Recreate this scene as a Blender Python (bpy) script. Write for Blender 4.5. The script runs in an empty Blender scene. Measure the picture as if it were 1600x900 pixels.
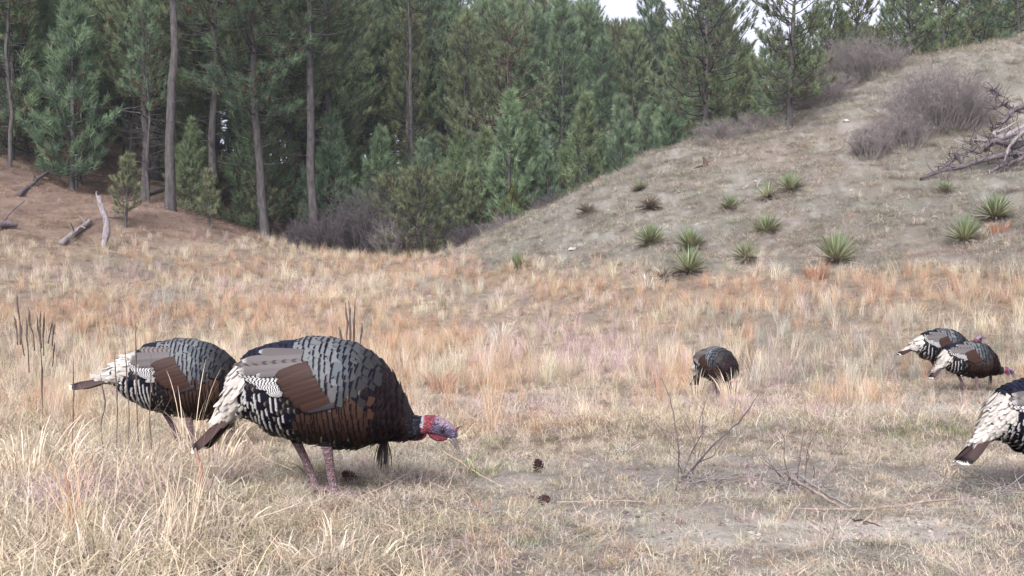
import bpy, math, random
import numpy as np
from mathutils import Vector, Matrix, Euler

R = math.radians
sc = bpy.context.scene
C = sc.collection

# ------------------------------------------------------------------ camera, light, exposure
FPX, CX, HZ, CAMH = 1716.0, 800.0, 545.0, 0.58       # focal length in photo pixels, horizon row, lens height (m)
cam_d = bpy.data.cameras.new('trail_camera')
cam_d.sensor_width = 36.0
cam_d.lens = 36.0 * FPX / 1600.0
cam_d.shift_y = (HZ - 450.0) / 1600.0
cam_d.clip_start, cam_d.clip_end = 0.05, 2000.0
cam = bpy.data.objects.new('trail_camera', cam_d)
cam.location = (0, 0, CAMH)
cam.rotation_euler = (R(90), 0, 0)
C.objects.link(cam)
sc.camera = cam

SUN_EL, SUN_AZ = R(40), R(196)        # high soft light from behind and left of the camera, thin overcast
w = bpy.data.worlds.new('World')
sc.world = w
w.use_nodes = True
nt = w.node_tree
nt.nodes.clear()
sky = nt.nodes.new('ShaderNodeTexSky')
sky.sky_type = 'NISHITA'
sky.sun_disc = False
sky.sun_elevation = SUN_EL
sky.sun_rotation = SUN_AZ
sky.air_density, sky.dust_density, sky.ozone_density = 1.0, 3.0, 1.0
hs = nt.nodes.new('ShaderNodeHueSaturation')
hs.inputs['Saturation'].default_value = 0.22
tn = nt.nodes.new('ShaderNodeMix')
tn.data_type = 'RGBA'
tn.blend_type = 'MULTIPLY'
tn.inputs['Factor'].default_value = 1.0
tn.inputs[7].default_value = (0.985, 0.962, 1.09, 1)
bg = nt.nodes.new('ShaderNodeBackground')
bg.inputs['Strength'].default_value = 0.125
wo = nt.nodes.new('ShaderNodeOutputWorld')
nt.links.new(sky.outputs[0], hs.inputs['Color'])
nt.links.new(hs.outputs[0], tn.inputs[6])
nt.links.new(tn.outputs[2], bg.inputs['Color'])
nt.links.new(bg.outputs[0], wo.inputs['Surface'])

sun_d = bpy.data.lights.new('sun', 'SUN')
sun_d.energy = 2.0
sun_d.angle = R(22)
sun_d.color = (1.0, 0.965, 0.955)
sun = bpy.data.objects.new('sun', sun_d)
# direction towards the sun (Blender sky: rotation measured from +Y clockwise seen from above)
sdir = Vector((math.sin(SUN_AZ) * math.cos(SUN_EL), math.cos(SUN_AZ) * math.cos(SUN_EL), math.sin(SUN_EL)))
sun.rotation_euler = sdir.to_track_quat('Z', 'Y').to_euler()
sun.location = (0, 0, 60)
C.objects.link(sun)

sc.view_settings.view_transform = 'Standard'
sc.view_settings.look = 'None'
sc.view_settings.exposure = 1.2
sc.view_settings.gamma = 1.0
sc.view_settings.use_curve_mapping = False
sc.cycles.max_bounces = 6
sc.cycles.transparent_max_bounces = 4
sc.cycles.use_denoising = True

# ------------------------------------------------------------------ helpers
def hash2(ix, iy, seed):
    h = (ix.astype(np.int64) * 374761393 + iy.astype(np.int64) * 668265263 + seed * 1442695041) & 0xffffffff
    h = ((h ^ (h >> 13)) * 1274126177) & 0xffffffff
    h = h ^ (h >> 16)
    return (h & 0xffff) / 65535.0

def vnoise(x, y, s, seed=0):
    x = np.asarray(x, float) / s
    y = np.asarray(y, float) / s
    ix, iy = np.floor(x), np.floor(y)
    fx, fy = x - ix, y - iy
    fx, fy = fx * fx * (3 - 2 * fx), fy * fy * (3 - 2 * fy)
    a = hash2(ix, iy, seed); b = hash2(ix + 1, iy, seed)
    c = hash2(ix, iy + 1, seed); d = hash2(ix + 1, iy + 1, seed)
    return (a * (1 - fx) + b * fx) * (1 - fy) + (c * (1 - fx) + d * fx) * fy

def fbm(x, y, s, seed=0, o=4):
    t, amp, tot = 0, 1.0, 0
    for k in range(o):
        t = t + amp * vnoise(x, y, s / 2 ** k, seed + 17 * k)
        tot += amp
        amp *= 0.55
    return t / tot

def sstep(a, b, x):
    t = np.clip((x - a) / (b - a), 0, 1)
    return t * t * (3 - 2 * t)

def P(px, py, d):
    return ((px - CX) / FPX * d, d, CAMH + (HZ - py) / FPX * d)

class MB:
    """collects numpy blocks of vertices, quads, triangles and point attributes for ONE mesh"""
    def __init__(s):
        s.v, s.q, s.t, s.a, s.n = [], [], [], {}, 0
    def add(s, v, q=None, t=None, **at):
        v = np.asarray(v, float).reshape(-1, 3)
        if q is not None and len(q): s.q.append(np.asarray(q, np.int64).reshape(-1, 4) + s.n)
        if t is not None and len(t): s.t.append(np.asarray(t, np.int64).reshape(-1, 3) + s.n)
        for k, x in at.items():
            s.a.setdefault(k, []).append((s.n, len(v), np.asarray(x, float)))
        s.v.append(v)
        s.n += len(v)
    def mesh(s, name, mats, smooth=True):
        me = bpy.data.meshes.new(name)
        v = np.concatenate(s.v)
        q = np.concatenate(s.q) if s.q else np.zeros((0, 4), np.int64)
        t = np.concatenate(s.t) if s.t else np.zeros((0, 3), np.int64)
        me.vertices.add(len(v))
        me.vertices.foreach_set('co', v.astype(np.float32).ravel())
        li = np.concatenate([q.ravel(), t.ravel()])
        me.loops.add(len(li))
        me.loops.foreach_set('vertex_index', li.astype(np.int32))
        me.polygons.add(len(q) + len(t))
        ls = np.concatenate([np.arange(len(q)) * 4, len(q) * 4 + np.arange(len(t)) * 3])
        me.polygons.foreach_set('loop_start', ls.astype(np.int32))
        me.polygons.foreach_set('use_smooth', np.full(len(q) + len(t), smooth))
        me.update(calc_edges=True)
        for k, blocks in s.a.items():
            dim = max(1 if b[2].ndim <= 1 else 3 for b in blocks)
            typ = {1: 'FLOAT', 3: 'FLOAT_VECTOR'}[dim]
            arr = np.zeros((len(v), dim))
            for (i0, n, x) in blocks:
                arr[i0:i0 + n] = x.reshape(-1, 1) if (dim == 1) else x
            at = me.attributes.new(k, typ, 'POINT')
            at.data.foreach_set('value' if dim == 1 else 'vector', arr.astype(np.float32).ravel())
        for m in (mats if isinstance(mats, (list, tuple)) else [mats]):
            me.materials.append(m)
        return me

def link(name, me, parent=None):
    o = bpy.data.objects.new(name, me)
    C.objects.link(o)
    if parent is not None: o.parent = parent
    return o

def empty(name, loc=(0, 0, 0), rz=0.0):
    o = bpy.data.objects.new(name, None)
    o.empty_display_size = 0.1
    C.objects.link(o)
    o.location = loc
    o.rotation_euler = (0, 0, rz)
    return o

def tag(o, label=None, cat=None, group=None, kind=None):
    if label: o['label'] = label
    if cat: o['category'] = cat
    if group: o['group'] = group
    if kind: o['kind'] = kind
    return o

def copy_tree(o, parent=None):
    c = o.copy()
    C.objects.link(c)
    if parent is not None: c.parent = parent
    for ch in list(o.children): copy_tree(ch, c)
    return c

def tube_geo(pts, rad, sides=5):
    pts = np.asarray(pts, float)
    k = len(pts)
    rad = np.broadcast_to(np.asarray(rad, float), (k,))
    tg = np.gradient(pts, axis=0)
    tg /= np.linalg.norm(tg, axis=1, keepdims=True) + 1e-9
    ref = np.array([0.31, 0.17, 0.93]) if abs(tg[:, 2]).mean() < 0.8 else np.array([0.9, 0.3, 0.1])
    u = np.cross(tg, ref); u /= np.linalg.norm(u, axis=1, keepdims=True) + 1e-9
    b = np.cross(tg, u)
    a = np.arange(sides) * 2 * math.pi / sides
    v = pts[:, None, :] + rad[:, None, None] * (u[:, None, :] * np.cos(a)[None, :, None] + b[:, None, :] * np.sin(a)[None, :, None])
    v = v.reshape(-1, 3)
    i = np.arange(k - 1)[:, None] * sides
    j = np.arange(sides)[None, :]
    j2 = (j + 1) % sides
    q = np.stack([i + j, i + j2, i + sides + j2, i + sides + j], -1).reshape(-1, 4)
    return v, q

def add_tube(mb, pts, rad, sides=5, **at):
    v, q = tube_geo(pts, rad, sides)
    mb.add(v, q, **{k: np.full(len(v), x) for k, x in at.items()})

def curve(p0, p1, bend, k=6):
    p0, p1, bend = map(lambda a: np.asarray(a, float), (p0, p1, bend))
    t = np.linspace(0, 1, k)[:, None]
    return p0 * (1 - t) + p1 * t + bend * (4 * t * (1 - t))

# ------------------------------------------------------------------ terrain
_cp = []
def cp(px, py, d): _cp.append(P(px, py, d))
for x in (-30, -12, -5, 0, 5): 
    for y in (-40, -10, 1, 5, 9, 13): _cp.append((x, y, 0.0 if x > -20 else 0.8))
for (x, y, z) in ((12, -40, 0.2), (12, 1, 0.15), (12, 8, 0.3), (12, 14, 0.75), (25, -40, 2), (25, 5, 2.5), (25, 15, 5.0), (-25, 18, 2.0), (8, 13, .05), (-9, 16, .1), (-3, 16.5, .15), (3, 16.5, .15)): _cp.append((x, y, z))
for a in ((600,555,22),(600,487,30),(600,440,38),(600,405,48),(640,400,53),(300,560,22),(300,480,30),(300,430,37),(265,325,43),
          (0,545,22),(0,470,28),(0,400,33),(0,330,40),(0,250,48),(-200,240,44),(-200,380,32),(100,300,45),(160,387,37),(330,352,44),(400,372,46),(490,398,49),
          (900,555,22),(900,490,27),(1000,440,27),(850,425,32),(700,412,40),
          (700,397,44),(770,365,42),(850,328,41),(930,285,40),(1000,250,40),(1100,218,40),(1230,195,39),(1300,162,40),(1420,92,43),(1500,85,44),(1600,58,45),(1800,20,46),
          (1000,350,33),(1150,330,32),(1300,300,32),(1450,300,31),(1600,290,30),(1800,280,29),(1200,250,36),(1400,200,37),(1600,170,37),(1150,420,27),(1300,420,26),
          (1450,420,25),(1600,410,24),(1300,500,21),(1500,505,20),(1600,500,19.5),(1150,490,23)): cp(*a)
for (px, d, z) in ((650,60,5.2),(750,52,4.2),(850,52,4.2),(950,50,5.2),(1000,58,5.5),(1100,50,7.0),(1230,49,8.0),(1300,51,9.3),(1420,53,11.2),(1600,55,12.6),(1800,56,13.5),
                   (-200,62,14),(265,52,7.9),(335,53,7.3),(405,55,6.9),(490,56,6.2),(160,50,7.4),(100,54,10.2),(0,62,14.2),(200,60,11.6),(400,60,8.6),(600,72,8.5),(300,78,14.5),(0,80,19),(800,72,8),(1000,75,9.5),(1200,72,11),(1400,75,13),(1600,78,15),
                   (-300,110,24),(200,110,21),(600,105,17),(800,105,16.5),(1000,105,17),(1400,110,20),(1900,110,22),(-300,200,32),(500,200,29),(1000,200,27),(1900,200,32),
                   (-300,420,40),(700,420,38),(1900,420,40)):
    _cp.append(((px - CX) / FPX * d, d, z))
_cp = np.array(_cp)
_mq = 2.5
def _phi(dx, dy): return np.sqrt(dx * dx + dy * dy + _mq * _mq)
_A = -_phi(_cp[:, None, 0] - _cp[None, :, 0], _cp[:, None, 1] - _cp[None, :, 1]) + 0.06 * np.eye(len(_cp))
_Q = np.c_[np.ones(len(_cp)), _cp[:, 0], _cp[:, 1]]
_M = np.block([[_A, _Q], [_Q.T, np.zeros((3, 3))]])
_sol = np.linalg.solve(_M, np.r_[_cp[:, 2], 0, 0, 0])
_W, _L = _sol[:-3], _sol[-3:]

def H0(x, y):
    x, y = np.asarray(x, float), np.asarray(y, float)
    sh = x.shape
    x, y = x.ravel(), y.ravel()
    out = np.empty(len(x))
    for i in range(0, len(x), 20000):
        a, b = x[i:i + 20000], y[i:i + 20000]
        out[i:i + 20000] = -_phi(a[:, None] - _cp[None, :, 0], b[:, None] - _cp[None, :, 1]) @ _W + _L[0] + a * _L[1] + b * _L[2]
    return out.reshape(sh)

def proj(x, y, z):
    return CX + x / np.maximum(y, 0.3) * FPX, HZ - (z - CAMH) / np.maximum(y, 0.3) * FPX

def zones(x, y):
    """soft masks of the place: hill slope (right), needle-covered forest floor (left / behind), bare sandy track"""
    z = H0(x, y)
    px, py = proj(x, y, z)
    n = fbm(x, y, 3.0, 5) - 0.5
    hill = sstep(0, 22, (418 + 0.03 * (px - 700) + n * 60) - py) * sstep(640, 730, px + n * 60) * sstep(20, 24, y)
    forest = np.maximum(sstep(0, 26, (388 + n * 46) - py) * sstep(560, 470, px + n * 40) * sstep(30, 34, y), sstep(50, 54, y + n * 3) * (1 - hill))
    n2 = fbm(x, y, 0.7, 9) - 0.5
    def blob(bx, by, rx, ry): return 1 - sstep(0.55, 1.25, np.hypot((px - bx) / rx, (py - by) / ry) + n2 * 0.9)
    bare = np.where(y < 9, np.maximum.reduce([blob(1390, 824, 140, 24), blob(1180, 834, 170, 26), blob(1010, 800, 150, 14) * .6, blob(790, 752, 90, 12) * .6, blob(1480, 792, 80, 16) * .6]), 0)
    return z, px, py, hill, forest, bare

def H(x, y):
    x, y = np.asarray(x, float), np.asarray(y, float)
    z = H0(x, y)
    px, py = proj(x, y, z)
    far = sstep(18, 30, y)
    m = (fbm(x, y, 1.3, 3) - 0.5) * (0.07 + 0.22 * far) + (fbm(x, y, 0.32, 4, 3) - 0.5) * (0.035 + 0.09 * far)
    # a low bank behind the worn track on the right
    bank = 0.05 * sstep(4.55, 4.9, y + (fbm(x, y, 0.6, 8) - 0.5) * 0.6) * sstep(0.1, 0.6, x)
    bank = bank * (1 - sstep(7, 11, y))
    terr = 0.05 * far * np.sin(z * 9 + 5 * fbm(x, y, 4, 12)) * (px > 650)
    return z + m + bank + terr

def Hs(x, y): return float(H(np.array([x]), np.array([y]))[0])

def hit(px, py, dmin=2.0, dmax=70.0):
    """the ground point seen at a photo pixel"""
    d = np.exp(np.linspace(math.log(dmin), math.log(dmax), 1500))
    x = (px - CX) / FPX * d
    zr = CAMH + (HZ - py) / FPX * d
    zg = H(x, d)
    i = np.argmax(zr <= zg)
    if zr[i] > zg[i]: i = len(d) - 1
    return float(x[i]), float(d[i]), float(zg[i])
def at_d(px, d):
    x = (px - CX) / FPX * d
    return x, d, Hs(x, d)

# ------------------------------------------------------------------ materials
def new_mat(name):
    m = bpy.data.materials.new(name)
    m.use_nodes = True
    n = m.node_tree
    b = n.nodes['Principled BSDF']
    return m, n, b
def N(n, t, **k):
    x = n.nodes.new(t)
    for a, v in k.items():
        if a.startswith('i_'): x.inputs[a[2:].replace('_', ' ')].default_value = v
        else: setattr(x, a, v)
    return x
def mixc(n, fac, a, b, mode='MIX'):
    x = n.nodes.new('ShaderNodeMix'); x.data_type = 'RGBA'; x.blend_type = mode
    for sk, val in ((x.inputs['Factor'], fac), (x.inputs[6], a), (x.inputs[7], b)):
        if isinstance(val, (int, float)): sk.default_value = val
        elif isinstance(val, (tuple, list)): sk.default_value = tuple(val) + ((1,) if len(val) == 3 else ())
        else: n.links.new(val, sk)
    return x.outputs[2]
def mth(n, op, a, b=0.0, c=0.0, clamp=False):
    x = n.nodes.new('ShaderNodeMath'); x.operation = op; x.use_clamp = clamp
    for i, val in enumerate((a, b, c)):
        if isinstance(val, (int, float)): x.inputs[i].default_value = val
        else: n.links.new(val, x.inputs[i])
    return x.outputs[0]
def attr(n, name, typ='GEOMETRY'):
    x = n.nodes.new('ShaderNodeAttribute'); x.attribute_name = name; x.attribute_type = typ
    return x
def noise_tex(n, scale, detail=4, vec=None, rough=0.6):
    x = N(n, 'ShaderNodeTexNoise', i_Scale=scale, i_Detail=detail, i_Roughness=rough)
    if vec is not None: n.links.new(vec, x.inputs['Vector'])
    return x
def bump(n, b, h, strength=0.4, dist=0.02):
    x = N(n, 'ShaderNodeBump', i_Strength=strength, i_Distance=dist)
    n.links.new(h, x.inputs['Height'])
    n.links.new(x.outputs[0], b.inputs['Normal'])

def mat_ground():
    m, n, b = new_mat('ground_soil')
    a = attr(n, 'gcol')
    tc = N(n, 'ShaderNodeTexCoord')
    n1 = noise_tex(n, 38, 6, tc.outputs['Object'], .75)
    n2 = noise_tex(n, 7, 5, tc.outputs['Object'], .7)
    n3 = noise_tex(n, 210, 4, tc.outputs['Object'], .8)
    v = mth(n, 'MULTIPLY_ADD', mth(n, 'ADD', mth(n, 'MULTIPLY', n1.outputs[0], .6), mth(n, 'MULTIPLY', n3.outputs[0], .4)), 1.9, mth(n, 'MULTIPLY_ADD', n2.outputs[0], 0.9, -0.40))
    v2 = mth(n, 'MULTIPLY', v, 1.0)
    cmb = N(n, 'ShaderNodeCombineColor')
    for i in range(3): n.links.new(v2, cmb.inputs[i])
    col = mixc(n, 1.0, a.outputs['Color'], cmb.outputs[0], 'MULTIPLY')
    n.links.new(col, b.inputs['Base Color'])
    b.inputs['Roughness'].default_value = 0.95
    b.inputs['Specular IOR Level'].default_value = 0.15
    bump(n, b, mth(n, 'ADD', n1.outputs[0], mth(n, 'MULTIPLY', n3.outputs[0], .5)), 1.0, 0.03)
    return m

def mat_grass():
    """colour comes with every tuft (instancer attribute), a little lighter towards the blade tips"""
    m, n, b = new_mat('dry_grass_blades')
    a = attr(n, 'tcol', 'INSTANCER')
    r = attr(n, 'bl')
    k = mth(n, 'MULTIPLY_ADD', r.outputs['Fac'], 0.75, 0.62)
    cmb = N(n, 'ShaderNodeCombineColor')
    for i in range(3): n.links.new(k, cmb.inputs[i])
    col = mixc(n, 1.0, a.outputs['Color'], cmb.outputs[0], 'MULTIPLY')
    n.links.new(col, b.inputs['Base Color'])
    b.inputs['Roughness'].default_value = 0.6
    b.inputs['Specular IOR Level'].default_value = 0.25
    tr = N(n, 'ShaderNodeBsdfTranslucent')
    n.links.new(col, tr.inputs['Color'])
    mx = N(n, 'ShaderNodeMixShader'); mx.inputs[0].default_value = 0.3
    n.links.new(b.outputs[0], mx.inputs[1]); n.links.new(tr.outputs[0], mx.inputs[2])
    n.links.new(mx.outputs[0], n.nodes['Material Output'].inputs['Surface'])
    return m

def mat_plain(name, col, var=0.35, scale=30.0, rough=0.8, spec=0.2, strength=0.4, stretch=None, col2=None):
    m, n, b = new_mat(name)
    tc = N(n, 'ShaderNodeTexCoord')
    vec = tc.outputs['Object']
    if stretch:
        mp = N(n, 'ShaderNodeMapping'); mp.inputs['Scale'].default_value = stretch
        n.links.new(vec, mp.inputs['Vector']); vec = mp.outputs[0]
    t = noise_tex(n, scale, 6, vec, .7)
    c1 = tuple(x * (1 - var) for x in col)
    c2 = col2 or tuple(min(1, x * (1 + var)) for x in col)
    cr = N(n, 'ShaderNodeValToRGB')
    cr.color_ramp.elements[0].position = .32; cr.color_ramp.elements[1].position = .68
    cr.color_ramp.elements[0].color = c1 + (1,); cr.color_ramp.elements[1].color = tuple(c2) + (1,)
    n.links.new(t.outputs[0], cr.inputs[0])
    n.links.new(cr.outputs[0], b.inputs['Base Color'])
    b.inputs['Roughness'].default_value = rough
    b.inputs['Specular IOR Level'].default_value = spec
    if strength: bump(n, b, t.outputs[0], strength, 0.02)
    return m

def mat_needles():
    m, n, b = new_mat('pine_needles')
    a = attr(n, 'tint')
    oi = N(n, 'ShaderNodeObjectInfo')
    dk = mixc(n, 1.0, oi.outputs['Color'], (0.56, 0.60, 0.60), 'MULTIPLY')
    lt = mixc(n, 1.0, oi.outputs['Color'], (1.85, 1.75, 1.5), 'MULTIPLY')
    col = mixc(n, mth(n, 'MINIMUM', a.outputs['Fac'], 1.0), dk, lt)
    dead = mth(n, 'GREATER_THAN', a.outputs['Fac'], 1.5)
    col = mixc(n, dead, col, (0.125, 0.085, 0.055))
    n.links.new(col, b.inputs['Base Color'])
    b.inputs['Roughness'].default_value = 0.55
    b.inputs['Specular IOR Level'].default_value = 0.3
    tr = N(n, 'ShaderNodeBsdfTranslucent')
    n.links.new(col, tr.inputs['Color'])
    mx = N(n, 'ShaderNodeMixShader'); mx.inputs[0].default_value = 0.42
    n.links.new(b.outputs[0], mx.inputs[1]); n.links.new(tr.outputs[0], mx.inputs[2])
    n.links.new(mx.outputs[0], n.nodes['Material Output'].inputs['Surface'])
    return m

def mat_leafy(name, c_root, c_tip, rough=.5, attrn='bl', var=.3):
    m, n, b = new_mat(name)
    a = attr(n, attrn)
    c = mixc(n, a.outputs['Fac'], c_root, c_tip)
    r = attr(n, 'rnd')
    k = mth(n, 'MULTIPLY_ADD', r.outputs['Fac'], 2 * var, 1 - var)
    cmb = N(n, 'ShaderNodeCombineColor')
    for i in range(3): n.links.new(k, cmb.inputs[i])
    c = mixc(n, 1.0, c, cmb.outputs[0], 'MULTIPLY')
    n.links.new(c, b.inputs['Base Color'])
    b.inputs['Roughness'].default_value = rough
    b.inputs['Specular IOR Level'].default_value = .3
    return m

def mat_feather():
    m, n, b = new_mat('feathers')
    f = attr(n, 'fuv'); pa = attr(n, 'pa')
    ca, cb, cc = attr(n, 'ca'), attr(n, 'cb'), attr(n, 'cc')
    s1 = N(n, 'ShaderNodeSeparateXYZ'); n.links.new(f.outputs['Vector'], s1.inputs[0])
    s2 = N(n, 'ShaderNodeSeparateXYZ'); n.links.new(pa.outputs['Vector'], s2.inputs[0])
    u, v = mth(n, 'ABSOLUTE', s1.outputs[0]), s1.outputs[1]
    tc = N(n, 'ShaderNodeTexCoord')
    nz = noise_tex(n, 160, 3, tc.outputs['Object'])
    jit = mth(n, 'MULTIPLY_ADD', nz.outputs[0], 0.16, -0.08)
    rim = mth(n, 'ADD', mth(n, 'MAXIMUM', v, mth(n, 'MULTIPLY', u, mth(n, 'MULTIPLY_ADD', v, 0.45, 0.55))), jit)
    m1 = mth(n, 'DIVIDE', mth(n, 'SUBTRACT', rim, s2.outputs[0]), 0.07, clamp=True)
    m2 = mth(n, 'DIVIDE', mth(n, 'SUBTRACT', rim, s2.outputs[2]), 0.05, clamp=True)
    bars = mth(n, 'SINE', mth(n, 'MULTIPLY', mth(n, 'ADD', v, mth(n, 'MULTIPLY', u, 0.06)), s2.outputs[1]))
    bm = mth(n, 'MULTIPLY', mth(n, 'GREATER_THAN', bars, 0.25), mth(n, 'GREATER_THAN', s2.outputs[1], 0.5))
    c = mixc(n, mth(n, 'MAXIMUM', m1, bm), ca.outputs['Color'], cb.outputs['Color'])
    c = mixc(n, m2, c, cc.outputs['Color'])
    # fine barbs running from the shaft
    wv = N(n, 'ShaderNodeTexWave'); wv.inputs['Scale'].default_value = 9.0; wv.inputs['Distortion'].default_value = 1.5
    n.links.new(f.outputs['Vector'], wv.inputs['Vector'])
    k = mth(n, 'MULTIPLY_ADD', wv.outputs['Fac'], 0.3, 0.84)
    cmb = N(n, 'ShaderNodeCombineColor')
    for i in range(3): n.links.new(k, cmb.inputs[i])
    c = mixc(n, 1.0, c, cmb.outputs[0], 'MULTIPLY')
    n.links.new(c, b.inputs['Base Color'])
    b.inputs['Roughness'].default_value = 0.5
    b.inputs['Specular IOR Level'].default_value = 0.10
    return m

def mat_skin():
    m, n, b = new_mat('bird_skin')
    a = attr(n, 'vcol')
    tc = N(n, 'ShaderNodeTexCoord')
    t = noise_tex(n, 130, 4, tc.outputs['Object'])
    k = mth(n, 'MULTIPLY_ADD', t.outputs[0], 1.5, 0.25)
    cmb = N(n, 'ShaderNodeCombineColor')
    for i in range(3): n.links.new(k, cmb.inputs[i])
    n.links.new(mixc(n, 1.0, a.outputs['Color'], cmb.outputs[0], 'MULTIPLY'), b.inputs['Base Color'])
    b.inputs['Roughness'].default_value = 0.6
    b.inputs['Specular IOR Level'].default_value = 0.15
    vo = N(n, 'ShaderNodeTexVoronoi', i_Scale=150.0)
    n.links.new(tc.outputs['Object'], vo.inputs['Vector'])
    bump(n, b, mth(n, 'ADD', vo.outputs['Distance'], t.outputs[0]), 1.0, 0.008)
    return m

M_GROUND = mat_ground()
M_GRASS = mat_grass()
M_NEEDLE = mat_needles()
M_BARK = mat_plain('pine_bark', (0.068, 0.062, 0.061), .55, 9, .9, .15, 1.0, (1, 1, .3))
M_BARKRED = mat_plain('red_pine_bark', (0.085, 0.055, 0.048), .5, 9, .9, .15, 1.0, (1, 1, .3))
M_DEADWOOD = mat_plain('weathered_dead_wood', (0.21, 0.185, 0.185), .5, 12, .85, .2, .8, (1, 1, .4))
M_DARKWOOD = mat_plain('dark_fallen_wood', (0.10, 0.085, 0.09), .6, 10, .9, .2, .8)
M_TWIG = mat_plain('grey_shrub_twigs', (0.20, 0.178, 0.170), .4, 3, .85, .2, 0)
M_TWIGDK = mat_plain('dark_brush_twigs', (0.085, 0.072, 0.078), .4, 3, .85, .2, 0)
M_STALK = mat_plain('dead_brown_stalk', (0.10, 0.075, 0.065), .5, 60, .9, .1, .5)
M_REDSTALK = mat_plain('reddish_dead_blade', (0.30, 0.18, 0.13), .4, 50, .8, .1, .3)
M_STRAWSTEM = mat_plain('straw_stem', (0.46, 0.36, 0.26), .25, 40, .6, .3, 0)
M_STICK = mat_plain('pale_stick', (0.26, 0.20, 0.17), .4, 40, .8, .2, .4)
M_CONE = mat_plain('pine_cone_scale', (0.085, 0.05, 0.045), .5, 60, .8, .2, .3)
M_STONE = mat_plain('pale_stone', (0.42, 0.39, 0.37), .3, 20, .9, .2, .6)
M_YUCCA = mat_leafy('yucca_leaf', (0.30, 0.29, 0.15), (0.125, 0.180, 0.098))
M_YUCCADRY = mat_leafy('dry_yucca_leaf', (0.20, 0.17, 0.15), (0.33, 0.29, 0.22))
M_FEATHER = mat_feather()
M_SKIN = mat_skin()
M_BEARD = mat_plain('beard_bristle', (0.018, 0.014, 0.016), .4, 80, .6, .3, 0)
M_EYE = mat_plain('bird_eye', (0.012, 0.009, 0.012), .2, 80, .15, .6, 0)
M_BEAK = mat_plain('beak_horn', (0.13, 0.105, 0.105), .3, 90, .4, .4, .2)
M_WATTLE = mat_plain('red_wattle', (0.19, 0.038, 0.055), .65, 140, .45, .4, .9)
# ------------------------------------------------------------------ the ground: one sheet out to the far hills
def axis_pos(a, b, n, p):
    t = np.linspace(0, 1, n)
    return a + (b - a) * t ** p
def build_ground():
    ys = np.unique(np.r_[np.linspace(-40, 1.6, 14), np.exp(np.linspace(math.log(1.6), math.log(75), 330)), np.linspace(76, 420, 24)])
    half = np.r_[np.linspace(0, 5, 85), np.linspace(5.1, 28, 150), np.linspace(28.6, 60, 50), np.linspace(66, 300, 18)]
    xs = np.unique(np.r_[-half, half])
    X, Y = np.meshgrid(xs, ys)
    x, y = X.ravel(), Y.ravel()
    z0, px, py, hill, forest, bare = zones(x, y)
    z = H(x, y)
    n1, n2, n3 = fbm(x, y, 2.2, 21), fbm(x, y, 0.6, 22), fbm(x, y, 5.0, 23)
    def c(*v): return np.array(v)[None, :]
    col = c(.24, .185, .135) + (n1[:, None] - .5) * c(.10, .08, .07)
    mixin = lambda col, m, cc: col * (1 - m[:, None]) + cc * m[:, None]
    col = mixin(col, sstep(.5, .62, n2) * .6, c(.17, .15, .125))
    hc = c(.192, .184, .150) + (n1[:, None] - .5) * c(.08, .075, .07)
    hc = mixin(hc, sstep(.50, .58, fbm(x, y, .45, 27, 4)) * .6, c(.13, .12, .10))
    hc = mixin(hc, sstep(.56, .68, n3) * .6, c(.20, .16, .13))
    hc = mixin(hc, sstep(.64, .7, fbm(x, y, .25, 28, 2)) * .5, c(.30, .285, .26))
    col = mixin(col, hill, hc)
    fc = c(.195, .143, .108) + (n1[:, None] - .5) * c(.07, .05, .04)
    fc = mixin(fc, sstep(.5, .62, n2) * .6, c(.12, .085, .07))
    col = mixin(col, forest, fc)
    bc = c(.58, .53, .46) + (n2[:, None] - .5) * c(.18, .16, .14)
    bc = mixin(bc, sstep(.54, .62, fbm(x, y, .12, 31, 3)) * .5, c(.30, .26, .22))
    worn = sstep(560, 780, px + (n1 - .5) * 300) * sstep(705, 745, py + (n2 - .5) * 60) * (y < 9)
    col = mixin(col, worn * .8, c(.315, .29, .255) + (n2[:, None] - .5) * c(.16, .15, .13))
    col = mixin(col, bare, bc)
    mb = MB()
    nx, ny = len(xs), len(ys)
    i = (np.arange(ny - 1)[:, None] * nx + np.arange(nx - 1)[None, :]).ravel()
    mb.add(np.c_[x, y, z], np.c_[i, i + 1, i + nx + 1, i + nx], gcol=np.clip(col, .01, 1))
    o = link('ground', mb.mesh('ground', M_GROUND))
    tag(o, 'dry valley floor rising into a wooded draw and a bare hillside', 'ground', kind='structure')
build_ground()

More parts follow.
